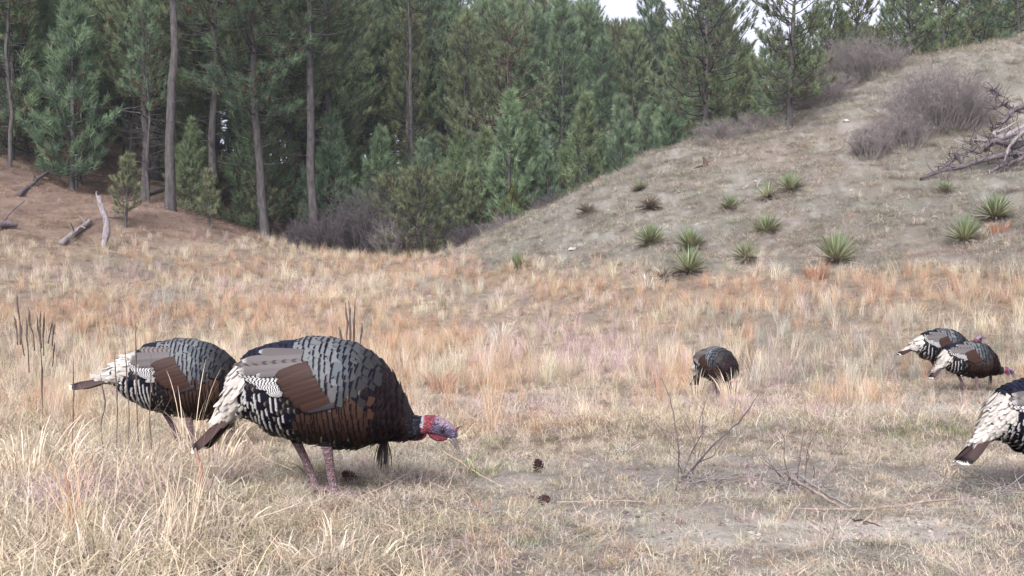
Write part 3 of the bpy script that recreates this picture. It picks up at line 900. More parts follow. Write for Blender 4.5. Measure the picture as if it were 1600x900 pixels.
    for _ in range(9000):
        d = 47.5 + 45 * rng.uniform(0, 1) ** 1.25
        px = rng.uniform(-230, 1830)
        x = (px - CX) / FPX * d
        # keep the meadow, the hill and the sky gap of the photograph open
        if px > 560 and d < 57: continue
        if px > 1180 and d < 62: continue
        if px < 560 and d < 47.5 + max(0, (px - 380)) * .02: continue
        tall_ok = not (925 < px < 1010 or 1262 < px < 1300 or 1610 < px < 1700)
        if not ok(x, d, 2.15 if d > 62 else 1.75): continue
        z = Hs(x, d)
        if px < 520 and d < 60 and rng.uniform() < .22:
            t = pole.take(); lab, grp = 'slender bare trunked pine inside the dark forest', 'slender pines inside the forest'
            s = rng.uniform(.8, 1.15)
        elif px < 620 and d < 74 and rng.uniform() < .5:
            t = young.take(); lab, grp = YOUNG_L, 'young pines at the forest edge'; s = rng.uniform(.8, 1.7)
        else:
            t = tall.take(); lab, grp = TALL_L, 'tall pines of the dense forest'
            s = rng.uniform(1.0, 1.3) if px < 925 else rng.uniform(.8, 1.1)
            if not tall_ok: s = (CAMH + (HZ - (48 if px < 1100 else 95) + rng.uniform(-14, 14)) / FPX * d - z) / 13.5
            if px > 1150 and tall_ok: s *= .74
        set_pine(t, x, d, z - .1, rng.uniform(0, 6.28), s, pick(GREEN_F if rng.uniform() < .85 else OLIVE_F), lab, grp)
        n += 1
        if n >= 330: break
build_trees()

# ------------------------------------------------------------------ leafless shrubs
def shrub_mesh(seed, wx, wy, h, stems, mat, fine=6, r0=.011):
    """returns (stems, twigs): many stems fanning from the base, each with finer twigs"""
    r = np.random.default_rng(seed)
    S, W = MB(), MB()
    for i in range(stems):
        a, q = r.uniform(0, 6.28), math.sqrt(r.uniform(0, 1))
        bx, by = math.cos(a) * q * wx * .62, math.sin(a) * q * wy * .62
        dome = math.sqrt(max(.08, 1 - .75 * q * q))
        L = h * dome * r.uniform(.6, 1.08)
        out = np.array([math.cos(a) * wx * .38 * q, math.sin(a) * wy * .38 * q, 0]) + np.r_[r.normal(0, .16, 2) * h, 0]
        p1 = np.array([bx, by, L]) + out
        bp = curve([bx, by, -.06], p1, np.r_[r.normal(0, .05, 2) * h, .04 * h], 5)
        add_tube(S, bp, np.linspace(r0, r0 * .45, 5), 3)
        for j in range(fine):
            s = r.uniform(.3, 1)
            c = np.array([np.interp(s, np.linspace(0, 1, 5), bp[:, k]) for k in range(3)])
            d = unit(np.r_[r.normal(0, .7, 2), r.uniform(.25, 1.1)]) * h * r.uniform(.12, .34)
            tip = c + d
            add_tube(W, np.stack([c, c + d * .5 + r.normal(0, .02, 3), tip]), [r0 * .5, r0 * .42, r0 * .25], 3)
            for _ in range(2):
                m = c + d * r.uniform(.3, .9)
                add_tube(W, np.stack([m, m + unit(np.r_[r.normal(0, .8, 2), r.uniform(0, 1)]) * h * .12]), [r0 * .38, r0 * .2], 3)
    return S.mesh('stems', mat), W.mesh('twigs', mat)

def shrub(name, label, px, py, wx, wy, h, stems, seed, mat=None, fine=7, r0=.009, group=None, d=None):
    x, y, z = hit(px, py) if d is None else at_d(px, d)
    s, wv = shrub_mesh(seed, wx, wy, h, stems, mat or M_TWIG, fine, r0)
    o = empty(name, (x, y, z))
    tag(o, label, 'shrub', group)
    link('stems', s, o)['kind'] = 'stuff'; link('twigs', wv, o)['kind'] = 'stuff'
    return o

def build_shrubs():
    shrub('bare_shrub', 'large leafless grey shrub thicket highest on the hill below the crest pines', 1350, 128, 1.8, 1.2, 1.75, 280, 501)
    shrub('bare_shrub', 'leafless grey shrub directly down left of the highest thicket beside the leaning pine', 1275, 168, 1.4, 1.0, 1.45, 200, 502)
    shrub('bare_shrub', 'big dense leafless grey purple shrub in the middle of the upper hillside', 1470, 205, 1.95, 1.3, 2.1, 320, 503)
    shrub('bare_shrub', 'leafless shrub attached to the left lower side of the big grey purple one', 1410, 232, 1.0, .8, 1.3, 110, 504)
    shrub('bare_shrub', 'small low grey shrub farthest down the slope of the shrub row', 1358, 248, .85, .7, 1.0, 100, 505)
    shrub('bare_shrub', 'low twiggy grey shrub right below the broad bushy hillside pine', 1130, 220, 1.1, .7, .75, 120, 506)
    shrub('bare_shrub', 'sparse grey shrub between the broad pine and the leaning pine', 1180, 205, .7, .6, .7, 70, 507)
    for i, (px, d, wx, h, lab) in enumerate(((575, 48.0, 1.2, 3.2, 'tall leafless brush with pale twigs at the valley bottom left of centre'), (520, 48, 1.0, 2.2, 'dark leafless brush at the foot of the thick centre trunk'),
                                             (470, 48, .8, 1.5, 'low dark brush at the end of the left needle slope'), (620, 47.6, 1.1, 2.0, 'dark tangled brush in front of the brownish pines'), (690, 47.0, 1.0, 1.5, 'dark low brush where the hill meets the valley bottom'),
                                             (745, 46.3, .9, 1.4, 'dark low brush under the yellow green young pine'), (800, 45.2, .9, 1.2, 'dark brush along the lower hill edge'), (865, 44.8, .8, 1.3, 'dark brush behind the hill edge below the young pines'), (550, 49.5, 1.2, 2.6, 'dark dense brush behind the pale leafless brush'))):
        shrub('bare_brush', lab, px, 0, wx * 1.15, 1.0, h, 46 if i else 40, 520 + i, M_TWIG if i in (3, 6) else M_TWIGDK, 10, .013, d=d)
build_shrubs()
# ------------------------------------------------------------------ wild turkeys
U = 0.000841                                  # metres per unit of the side-view drawing
def SX(cx): return (np.asarray(cx, float) - 690) * U
def SZ(cy): return (830 - np.asarray(cy, float)) * U
def HXY(zx, zy): return 1055.4 + zx * .3104, 372.5 + zy * .3104      # head detail drawing -> side-view drawing
HU = .3104 * U

class Loft:
    """rings (centre x,z / half height a / half width b) along a path in the x,z plane"""
    def __init__(s, cx, cz, a, b, up=None, pw=2.15):
        s.c = np.c_[cx, cz].astype(float); s.a = np.asarray(a, float); s.b = np.asarray(b, float); s.pw = pw
        n = len(s.a)
        s.t = np.linspace(0, 1, n)
        if up is None:
            g = np.gradient(s.c, axis=0); g /= np.linalg.norm(g, axis=1, keepdims=True)
            up = np.c_[-g[:, 1], g[:, 0]]
        s.up = np.broadcast_to(np.asarray(up, float), (n, 2))
        ds = np.linalg.norm(np.diff(s.c, axis=0), axis=1)
        s.len = ds.sum()
    def at(s, t, th):
        t, th = np.asarray(t, float), np.asarray(th, float)
        f = lambda arr: np.interp(t, s.t, arr)
        cx, cz, ux, uz, a, b = f(s.c[:, 0]), f(s.c[:, 1]), f(s.up[:, 0]), f(s.up[:, 1]), f(s.a), f(s.b)
        ct, st = np.cos(th), np.sin(th)
        e = 2.0 / s.pw
        cs, ss = np.sign(ct) * np.abs(ct) ** e, np.sign(st) * np.abs(st) ** e
        return np.stack([cx + ux * a * ss, b * cs, cz + uz * a * ss], -1)
    def geo(s, mb, m=22, n=34, sc=1.0, cap=True):
        t = np.linspace(0, 1, n); th = np.arange(m) * 2 * math.pi / m
        T, Q = np.meshgrid(t, th, indexing='ij')
        v = s.at(T, Q)
        ctr = np.stack([np.interp(t, s.t, s.c[:, 0]), np.zeros(n), np.interp(t, s.t, s.c[:, 1])], -1)[:, None, :]
        v = (ctr + (v - ctr) * sc).reshape(-1, 3)
        i = np.arange(n - 1)[:, None] * m; j = np.arange(m)[None, :]; j2 = (j + 1) % m
        q = np.stack([i + j, i + j2, i + m + j2, i + m + j], -1).reshape(-1, 4)
        v = np.concatenate([v, ctr[0], ctr[-1]])
        tr = []
        for k in range(m):
            tr.append((n * m, (k + 1) % m, k)); tr.append((n * m + 1, (n - 1) * m + k, (n - 1) * m + (k + 1) % m))
        mb.add(v, q, np.array(tr))

_ST = np.array([(262, 255, 370, .030), (300, 190, 430, .080), (345, 140, 465, .106), (400, 112, 490, .130), (500, 90, 545, .155), (600, 79, 568, .170), (700, 71, 590, .178), (800, 86, 603, .178),
                (900, 122, 597, .170), (980, 180, 577, .152), (1040, 245, 567, .128), (1080, 312, 570, .105), (1115, 395, 570, .078), (1140, 440, 560, .055)])
def _body():
    x = SX(_ST[:, 0]); zt, zb = SZ(_ST[:, 1]), SZ(_ST[:, 2])
    n = 60
    xi = np.linspace(x[0], x[-1], n)
    def sm(v):
        y = np.interp(xi, x, v)
        for _ in range(3): y[1:-1] = .25 * y[:-2] + .5 * y[1:-1] + .25 * y[2:]
        return y
    t_, b_, h_ = sm(zt), sm(zb), sm(_ST[:, 3])
    return Loft(xi, (t_ + b_) / 2, (t_ - b_) / 2, h_, up=(0, 1))
BODY = _body()
_RU = np.array([(430, 250, 150, .125), (360, 312, 128, .112), (300, 370, 92, .088), (250, 418, 58, .060), (205, 462, 32, .042), (172, 495, 20, .034)])
RUMP = Loft(SX(_RU[:, 0])[::-1], SZ(_RU[:, 1])[::-1], (_RU[:, 2] * U)[::-1], _RU[:, 3][::-1], up=(-.70, .714))
_HD = np.array([(-150, 330, 330, .092), (0, 390, 262, .078), (120, 420, 220, .062), (240, 440, 185, .050), (340, 428, 162, .041), (420, 405, 152, .037), (500, 388, 148, .0355), (580, 395, 150, .0355), (660, 415, 146, .036),
                (740, 448, 136, .034), (810, 484, 118, .029), (870, 524, 94, .0225), (912, 562, 66, .016), (940, 600, 40, .010)])
_hx, _hz = HXY(_HD[:, 0], _HD[:, 1])
HEAD = Loft(SX(_hx), SZ(_hz), _HD[:, 2] * HU, _HD[:, 3], pw=2.05)
def hp(zx, zy, y=0.0):
    a, b = HXY(zx, zy)
    return np.array([float(SX(a)), y, float(SZ(b))])

def side_y(x, z):
    t = (x - BODY.c[0, 0]) / (BODY.c[-1, 0] - BODY.c[0, 0])
    t = np.clip(t, .085, 1)
    f = lambda arr: np.interp(t, BODY.t, arr)
    q = np.clip(np.abs(z - f(BODY.c[:, 1])) / f(BODY.a), 0, .985)
    return f(BODY.b) * (1 - q ** BODY.pw) ** (1 / BODY.pw)

_V = np.array([0, .25, .5, .74, .90, 1.0])
_WV = np.array([.55, .85, 1.0, .96, .70, .22])
_WB = np.array([.60, .88, 1.0, 1.0, .90, .62])
_UU = np.array([-1, -.5, 0, .5, 1.0])
_FQ = np.array([(r * 5 + c, r * 5 + c + 1, (r + 1) * 5 + c + 1, (r + 1) * 5 + c) for r in range(5) for c in range(4)])
_FUV = np.stack([np.tile(_UU, 6), np.repeat(_V, 5), np.zeros(30)], -1)
def add_feather(mb, p, t, n, L, W, lift, st, camber=.22, curl=.03, base=-.003):
    t = t / (np.linalg.norm(t) + 1e-9)
    n = n - t * np.dot(n, t); n /= np.linalg.norm(n) + 1e-9
    b = np.cross(t, n)
    u, v = _FUV[:, 0], _FUV[:, 1]
    w = np.repeat(_WB if st.get('blunt') else _WV, 5)
    if st.get('blunt'): camber = .04
    off = base + (lift - base) * v - camber * W * (u * w) ** 2 - curl * L * v * v
    pos = p + np.outer(L * v, t) + np.outer(W * u * w, b) + np.outer(off, n)
    put_style(mb, pos, _FQ, _FUV * [.25, 1, 1] if st.get('blunt') else _FUV, st)
def put_style(mb, pos, q, fuv, st):
    k = len(pos); j = rng.uniform(.9, 1.1) if st.get('blunt') else rng.uniform(.82, 1.18)
    mb.add(pos, q, fuv=fuv, pa=np.tile(st['pa'], (k, 1)), ca=np.tile(np.array(st['ca']) * j, (k, 1)), cb=np.tile(np.array(st['cb']) * j, (k, 1)), cc=np.tile(st.get('cc', st['cb']), (k, 1)))

BLK = (.003, .003, .009)
STY = dict(
    covert=dict(L=.070, W=.036, ca=(.122, .130, .132), cb=BLK, pa=(.845, 0, 2), blunt=1),  # slate tone of both covert styles: sky sheen put into the base colour
    coverthi=dict(L=.066, W=.032, ca=(.076, .088, .094), cb=BLK, pa=(.845, 0, 2), blunt=1),
    back=dict(L=.058, W=.023, ca=(.010, .012, .026), cb=(.004, .004, .007), pa=(.75, 0, 2)),
    breast=dict(L=.036, W=.019, ca=(.017, .0105, .011), cb=(.004, .003, .006), pa=(.78, 0, 2)),
    belly=dict(L=.050, W=.020, ca=(.040, .022, .016), cb=(.005, .004, .005), pa=(.86, 0, 2), blunt=1),
    flank=dict(L=.080, W=.022, ca=(.004, .004, .009), cb=(.33, .325, .31), pa=(.87, 0, .985), cc=(.05, .05, .05), blunt=1),
    flankdk=dict(L=.075, W=.019, ca=(.008, .007, .009), cb=(.10, .09, .065), pa=(.88, 0, 2)),
    under=dict(L=.050, W=.018, ca=(.025, .02, .02), cb=BLK, pa=(.8, 0, 2)),
    rump=dict(L=.075, W=.0095, ca=(.365, .34, .30), cb=(.41, .385, .345), pa=(.80, 0, 2)),
    rumpbar=dict(L=.070, W=.012, ca=(.365, .34, .30), cb=(.012, .016, .018), pa=(.72, 0, .88), cc=(.58, .54, .47)),
    neck=dict(L=.024, W=.009, ca=(.012, .011, .016), cb=(.05, .05, .06), pa=(.86, 0, 2)),
)
TERTIAL = dict(ca=(.088, .080, .078), cb=(.26, .245, .225), pa=(.90, 0, 2))
TERTIAL2 = dict(ca=(.105, .092, .084), cb=(.045, .038, .038), pa=(2, 44, 2))
BARRED = dict(ca=(.37, .365, .35), cb=(.012, .011, .015), pa=(2, 58, 2))
COPPER = dict(ca=(.032, .0165, .0125), cb=(.006, .005, .006), pa=(.915, 0, 2))
PRIMARY = dict(ca=(.030, .028, .034), cb=(.012, .011, .014), pa=(.8, 0, 2))
TAILF = dict(ca=(.038, .023, .021), cb=(.006, .005, .007), pa=(.80, 0, .935), cc=(.60, .55, .48))

def inside(poly, x, y):
    c = False
    for i in range(len(poly)):
        (x1, y1), (x2, y2) = poly[i - 1], poly[i]
        if (y1 > y) != (y2 > y) and x < (x2 - x1) * (y - y1) / (y2 - y1) + x1: c = not c
    return c
_COV = [(610, 40), (1005, 40), (1010, 300), (960, 345), (860, 372), (740, 368), (690, 300), (650, 215)]
def region(cx, cy):
    top = np.interp(cx, _ST[:, 0], _ST[:, 1])
    if cx < 640 and cy < top + 52 - max(0, cx - 480) * .22: return 'back'
    if inside(_COV, cx, cy): return 'covert' if cx < 850 else 'coverthi'
    if cx > 985 - max(0, cy - 360) * .05: return 'breast'
    if cy > 365 and cx > 655: return 'belly' if (cy < 560) else 'flankdk'
    if cy > 345: return 'flank' if (cx < 610 and rng.uniform() < .8) else 'flankdk'
    return 'under'

def deform(v, tail, neck):
    """bend the tail end (degrees, + raises it) and the neck (degrees, + raises the head)"""
    v = np.array(v, float)
    for (ang, px, pz, w) in ((-tail, SX(395), SZ(300), sstep(SX(440), SX(290), v[:, 0])), (neck, SX(1010), SZ(400), sstep(SX(1030), SX(1180), v[:, 0]))):
        if not ang: continue
        a = R(ang) * w
        dx, dz = v[:, 0] - px, v[:, 2] - pz
        v[:, 0] = px + dx * np.cos(a) - dz * np.sin(a)
        v[:, 2] = pz + dx * np.sin(a) + dz * np.cos(a)
    return v

def skin_colour(v):
    """skin colours in the rest pose: lavender face, red nape and throat, pinkish legs, dark down under the feathers"""
    x, y, z = v.T
    zx = (x / U + 690 - 1055.4) / .3104
    zy = (830 - z / U - 372.5) / .3104
    col = np.tile(np.array([.012, .010, .012]), (len(v), 1))
    n = vnoise(zx, zy, 26, 3)[:, None]
    face = np.array([.12, .10, .16]) * (.55 + .9 * n)
    crown = np.array([.27, .20, .24]) * (.75 + .5 * n)
    nape = np.array([.23, .055, .065]) * (.55 + .9 * n)
    throat = np.array([.26, .065, .095]) * (.5 + .9 * n)
    h = np.where((zx > 640)[:, None], face, nape)
    b = sstep(520, 640, zx + (zy - 400) * .35)[:, None]
    h = nape * (1 - b) + face * b
    c = (sstep(600, 680, zx) * sstep(405, 345, zy - (zx - 650) * .34))[:, None]
    h = h * (1 - c) + crown * c
    tt = (sstep(500, 545, zy - np.maximum(0, zx - 560) * .22) * sstep(800, 700, zx))[:, None]
    h = h * (1 - tt) + throat * tt
    wb = (sstep(455, 440, zx) * sstep(470, 420, zy))[:, None]
    h = h * (1 - wb) + np.array([.30, .30, .34]) * wb
    ear = np.exp(-((zx - 622) ** 2 + (zy - 382) ** 2) / 26 ** 2)[:, None]
    h = h * (1 - ear) + np.array([.03, .015, .03]) * ear
    ring = np.exp(-((zx - 738) ** 2 + (zy - 472) ** 2) / 70 ** 2)[:, None] * .8
    h = h * (1 - ring) + np.array([.045, .035, .07]) * ring
    hd = (zx > 395 + (zy - 420) * -.1) & (zx > 380)
    col[hd] = h[hd]
    zz = SZ(595)
    leg = (z < zz) & (x < SX(940))
    k = sstep(SZ(700), SZ(800), z)[:, None]
    lc = np.array([.20, .135, .145]) * (.8 + .35 * (np.sin(z * 1100) > 0))[:, None] * (.8 + .4 * vnoise(x * 900, z * 900, 9, 5)[:, None])
    lc = lc * (1 - .25 * (1 - k)) 
    lg = sstep(SZ(560), SZ(592), z)[:, None]
    lsel = (z < SZ(560)) & (x < SX(940)) & (zx < 300)
    col[lsel] = (col * (1 - (1 - lg)) * 1 + lc * (1 - lg))[lsel] if False else np.where(leg[lsel][:, None], lc[lsel], col[lsel])
    return np.clip(col, 0, 1)

def body_mesh(tail, neck, vox, legs):
    mb = MB()
    BODY.geo(mb, sc=.965); RUMP.geo(mb, 16, 14, .95); HEAD.geo(mb, 18, 40, 1.0)
    for (y, path, toes) in legs:
        pts = np.array([(float(SX(a)), y + dy, float(SZ(b))) for (a, b, r, dy) in path])
        rad = np.array([r * U for (a, b, r, dy) in path])
        tt = np.linspace(0, 1, len(pts)); ti = np.linspace(0, 1, 16)
        pi = np.stack([np.interp(ti, tt, pts[:, k]) for k in range(3)], -1); ri = np.interp(ti, tt, rad)
        v, q = tube_geo(pi, ri, 10); n = len(v)
        v = np.concatenate([v, pi[:1], pi[-1:]])
        caps = [(n, (k + 1) % 10, k) for k in range(10)] + [(n + 1, n - 10 + k, n - 10 + (k + 1) % 10) for k in range(10)]
        mb.add(v, q, np.array(caps))
        foot = pts[-1]
        for (ang, ln) in toes:
            d = np.array([math.cos(R(ang)), math.sin(R(ang)), 0])
            k = 7; s = np.linspace(0, 1, k)
            tp = foot + np.outer(s * ln, d) + np.outer(np.array([.004, .006, .001, .003, -.003, -.004, -.010]), [0, 0, 1.])
            tr = np.array([.0115, .0105, .0095, .0098, .0085, .0075, .0035])
            v, q = tube_geo(tp, tr, 8); n = len(v)
            v = np.concatenate([v, tp[:1], tp[-1:]])
            caps = [(n, (j + 1) % 8, j) for j in range(8)] + [(n + 1, n - 8 + j, n - 8 + (j + 1) % 8) for j in range(8)]
            mb.add(v, q, np.array(caps))
    me = mb.mesh('turkey_body', M_SKIN)
    tmp = bpy.data.objects.new('tmp', me)
    C.objects.link(tmp)
    rm = tmp.modifiers.new('r', 'REMESH'); rm.mode = 'VOXEL'; rm.voxel_size = vox; rm.use_smooth_shade = True
    sm = tmp.modifiers.new('s', 'SMOOTH'); sm.factor = .5; sm.iterations = 2
    dg = bpy.context.evaluated_depsgraph_get()
    out = bpy.data.meshes.new_from_object(tmp.evaluated_get(dg))
    bpy.data.objects.remove(tmp)
    n = len(out.vertices)
    co = np.empty(n * 3, np.float32); out.vertices.foreach_get('co', co)
    co = co.reshape(-1, 3).astype(float)
    at = out.attributes.new('vcol', 'FLOAT_VECTOR', 'POINT')
    at.data.foreach_set('vector', skin_colour(co).astype(np.float32).ravel())
    out.vertices.foreach_set('co', deform(co, tail, neck).astype(np.float32).ravel())
    if not out.materials: out.materials.append(M_SKIN)
    out.update()
    return out

LEG_FAR = (.062, ((520, 470, 55, 0), (540, 545, 42, 0), (552, 590, 24, 0), (585, 655, 20, 0), (606, 705, 21, 0), (630, 765, 18, 0), (652, 822, 19, 0)), ((-22, .085), (8, .10), (40, .08), (185, .04)))
LEG_NEAR = (-.072, ((720, 480, 60, 0), (735, 560, 44, 0), (738, 600, 26, 0), (750, 680, 21, 0), (758, 740, 23, 0), (768, 785, 19, 0), (778, 826, 21, 0)), ((-45, .085), (-8, .115), (28, .09), (190, .045)))

def strip_feather(mb, a, b, wid, st, sgn, off0, off1, deg=0.0):
    """a long wing feather lying on the flank: from a to b in the side-view drawing"""
    a, b = np.array(a, float) + rng.normal(0, 3, 2), np.array(b, float) + rng.normal(0, 5, 2)
    d = (b - a) / np.linalg.norm(b - a)
    pr = np.array([-d[1], d[0]])
    rows = np.linspace(0, 1, 9); cols = np.array([-1, -.4, .4, 1])
    wv = np.interp(rows, [0, .3, .8, .93, 1], [.8, 1, 1, .78, .28])
    V, Q = np.meshgrid(rows, cols, indexing='ij')
    W = np.repeat(wv[:, None], 4, 1)
    cx = a[0] + (b[0] - a[0]) * V + pr[0] * Q * W * wid
    cy = a[1] + (b[1] - a[1]) * V + pr[1] * Q * W * wid
    x, z = SX(cx), SZ(cy)
    y = side_y(x, z) + off0 + (off1 - off0) * V - .002 * Q * Q
    pos = np.stack([x, -sgn * y, z], -1).reshape(-1, 3)
    fuv = np.stack([Q, V + (rng.uniform(0, .12) if st['pa'][1] > 1 else 0), 0 * V], -1).reshape(-1, 3)
    q = np.array([(r * 4 + c, r * 4 + c + 1, (r + 1) * 4 + c + 1, (r + 1) * 4 + c) for r in range(8) for c in range(3)])
    put_style(mb, pos, q, fuv, st)

def loft_feathers(parts, loft, t0, t1, sx, sy, regfn, lift, flow=0.0, scale=1.0, th0=-88, jit=.12, skew=0.0, djit=.07):
    nrow = max(2, int(loft.len * (t1 - t0) / sx))
    for i in range(nrow + 1):
        t = t0 + (t1 - t0) * i / nrow
        circ = math.pi * (np.interp(t, loft.t, loft.a) + np.interp(t, loft.t, loft.b))
        m = max(6, int(circ / sy))
        for j in range(m):
            th = R(th0) + (j + .5 * (i % 2) + rng.uniform(-.1, .1)) * 2 * math.pi / m
            tj = np.clip(t + rng.uniform(-jit, jit) * (t1 - t0) / nrow + skew * (.35 - math.sin(th)), 0, 1)
            if tj < t0 or tj > t1: continue
            e = .012
            p = loft.at(tj, th)
            dt = loft.at(max(0, tj - e), th) - loft.at(min(1, tj + e), th)
            dth = loft.at(tj, th + .05) - loft.at(tj, th - .05)
            n = np.cross(dt, dth)
            ctr = np.array([np.interp(tj, loft.t, loft.c[:, 0]), 0, np.interp(tj, loft.t, loft.c[:, 1])])
            if np.dot(n, p - ctr) < 0: n = -n
            n /= np.linalg.norm(n) + 1e-9
            cx, cy = p[0] / U + 690, 830 - p[2] / U
            key, reg = regfn(cx, cy, th)
            if reg is None: continue
            st = STY[reg]
            if reg[:3] == 'cov':                       # the shield darkens to bronze towards the shoulder and the wing bend
                k = float((1 - .68 * sstep(850, 1000, cx)) * (1 - .35 * sstep(240, 360, cy)) * (1 - .25 * sstep(.9, 1.0, math.sin(th))))
                st = dict(st, ca=tuple(np.array(st['ca']) * k * np.array([1.0 + .25 * (1 - k), 1.0, 1.0 - .05 * (1 - k)])))
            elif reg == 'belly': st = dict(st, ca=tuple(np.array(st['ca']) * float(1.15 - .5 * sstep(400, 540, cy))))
            dt = unit(dt)
            td = dt + np.array([0, 0, -flow]) + rng.normal(0, djit, 3)
            add_feather(parts[key], p, td, n, st['L'] * scale * (rng.uniform(.985, 1.015) if st.get('blunt') else rng.uniform(.9, 1.12)), st['W'] * scale * rng.uniform(.9, 1.1), lift, st, base=.002 if loft is HEAD else -.003)

def make_turkey(label, tail=0.0, neck=0.0, detail=1.0, group='wild turkeys feeding in the field'):
    root = empty('wild_turkey')
    tag(root, label, 'turkey', group)
    vox = .0045 if detail > .9 else .007
    b = link('body', body_mesh(tail, neck, vox, (LEG_FAR, LEG_NEAR)), root)
    fs = 1.0 if detail > .9 else 1.5
    keys = ('back', 'breast', 'belly', 'flank', 'rump', 'neck', 'wing_l', 'wing_r')
    parts = {k: MB() for k in keys}
    def breg(cx, cy, th):
        r = region(cx + rng.normal(0, 20), cy + rng.normal(0, 15))
        if r in ('covert', 'coverthi'):
            c = math.cos(th)
            if abs(c) < .18: return 'back', r
            return ('wing_l' if c > 0 else 'wing_r'), r
        k = dict(back='back', breast='breast', belly='belly', flank='flank', flankdk='flank', under='flank')[r]
        return k, r
    loft_feathers(parts, BODY, .10, .985, .0235 * fs, .025 * fs, breg, .0070, .12, fs, skew=.030, jit=.05, djit=.035)
    loft_feathers(parts, BODY, .42, .98, .019 * fs, .019 * fs, lambda cx, cy, th: breg(cx, cy, th) if (region(cx, cy) in ('breast', 'belly')) else (None, None), .005, .12, fs, skew=.02, jit=.06)
    def rreg(cx, cy, th):
        s = math.sin(th)
        if cx > 375 and s > .2: return 'rump', None
        if s < -.45: return 'rump', 'rumpbar' if rng.uniform() < .22 else 'rump'
        return 'rump', ('rumpbar' if rng.uniform() < .012 else 'rump')
    loft_feathers(parts, RUMP, .20, .95, .012 * fs, .0115 * fs, rreg, .003, 0.0, fs, jit=.5, djit=.13)
    loft_feathers(parts, HEAD, .03, .375, .015 * fs, .016 * fs, lambda cx, cy, th: ('neck', 'neck' if cx > 1140 else 'breast'), .010, 0, min(fs, 1.2), jit=.4)
    def fin(mb, name, par, stuff=True):
        if not mb.n: return None
        mb.v = [deform(v, tail, neck) for v in mb.v]
        o = link(name, mb.mesh(name, M_FEATHER), par)
        if stuff: o['kind'] = 'stuff'
        return o
    for k, nm in (('back', 'back_plumage'), ('breast', 'breast_plumage'), ('belly', 'belly_plumage'), ('flank', 'flank_plumage'), ('rump', 'rump_plumage'), ('neck', 'neck_plumage')):
        fin(parts[k], nm, root)
    # wings: the covert shield, with the long quills as sub-parts
    for sgn, key in ((1, 'wing_r'), (-1, 'wing_l')):
        wg = fin(parts[key], 'wing', root, True)
        long = []
        for k in range(11):                                                  # barred secondaries
            f = k / 10
            long.append(((560 + 8 * f, 252 + 80 * f), (300 + f * 213, 240 + f * 118), 13, BARRED, .010 + .003 * f, .018 + .002 * (1 - f)))
        for k in range(8):                                                   # copper secondary coverts
            f = k / 7
            ex, ey = np.interp(f, [0, .35, .65, 1], [524, 536, 562, 640]), np.interp(f, [0, .35, .65, 1], [256, 312, 360, 404])
            long.append(((672 + 105 * f, 205 + 158 * f), (ex + rng.normal(0, 7), ey + rng.normal(0, 4)), rng.uniform(18, 25), COPPER, .018, .0225 + .004 * (1 - f)))
        for (a, bb, w_) in (((640, 150), (420, 140), 19), ((640, 168), (335, 185), 20), ((640, 184), (312, 205), 18), ((645, 200), (318, 225), 16), ((650, 215), (330, 243), 15), ((655, 232), (420, 258), 14)):
            long.append((a, bb, w_, TERTIAL if rng.uniform() < .7 else TERTIAL2, .018, .024))
        long.append(((805, 388), (640, 418), 16, PRIMARY, .016, .020))
        long.append(((790, 398), (655, 430), 13, PRIMARY, .012, .016))
        for (a, bb, w_, st, o0, o1) in long:
            m = MB()
            strip_feather(m, a, bb, w_, st, sgn, o0, o1)
            fin(m, 'wing_feather', wg, False)
    # tail: roofed stack of long feathers
    ax = np.array([-.707, 0, -.707])
    b0 = np.array([float(SX(262)), 0, float(SZ(408))])
    for k in range(11):
        s = (k - 5) / 5
        m = MB()
        nn = np.array([-.707 * math.cos(s * 1.1), math.sin(s * 1.1), .707 * math.cos(s * 1.1)])
        d = ax + np.array([0, .20 * s, 0]) + np.array([-.707, 0, .707]) * (-.10 * abs(s) + .03)
        add_feather(m, b0 + np.array([0, s * .030, -.012 * abs(s)]), d, nn, (.250) - .018 * abs(s) + rng.uniform(-.006, .006), .023, .0, TAILF, camber=.12, curl=.0, base=0)
        fin(m, 'tail_feather', root, False)
    # beard
    m = MB()
    bx, bz = float(SX(1000)), float(SZ(548))
    for k in range(46):
        L = rng.uniform(.10, .150)
        o = rng.normal(0, .0045, 2); q = rng.normal(0, .011, 2)
        add_tube(m, curve([bx + o[0], o[1], bz], [bx + o[0] * 2 + q[0] - .004, o[1] * 2 + q[1], bz - L], [q[0] * .3, q[1] * .3, 0], 5), [.002, .0022, .002, .0016, .0006], 3)
    o = link('beard', m.mesh('beard', M_BEARD), root); o['kind'] = 'stuff'
    # head pieces
    def piece(name, mb, mat, par=root):
        mb.v = [deform(v, tail, neck) for v in mb.v]
        return link(name, mb.mesh(name, mat), par)
    def fat(mb, pts, rad, sides=10, squash=1.0):
        pts = np.array(pts); tt = np.linspace(0, 1, len(pts)); ti = np.linspace(0, 1, max(8, len(pts) * 2))
        pi = np.stack([np.interp(ti, tt, pts[:, k]) for k in range(3)], -1); ri = np.interp(ti, tt, rad)
        ri = ri * np.r_[.35, np.ones(len(ri) - 2), .35]
        v, q = tube_geo(pi, ri, sides)
        v[:, 1] *= squash
        n = len(v); v = np.concatenate([v, pi[:1], pi[-1:]])
        caps = [(n, (j + 1) % sides, j) for j in range(sides)] + [(n + 1, n - sides + j, n - sides + (j + 1) % sides) for j in range(sides)]
        mb.add(v, q, np.array(caps))
    m = MB(); fat(m, [hp(872, 560), hp(918, 630), hp(955, 705), hp(992, 805)], [46 * HU, 38 * HU, 22 * HU, 5 * HU]); bk = piece('beak', m, M_BEAK)
    m = MB(); fat(m, [hp(845, 605), hp(895, 680), hp(950, 775)], [34 * HU, 27 * HU, 7 * HU]); piece('lower_bill', m, M_BEAK, bk)
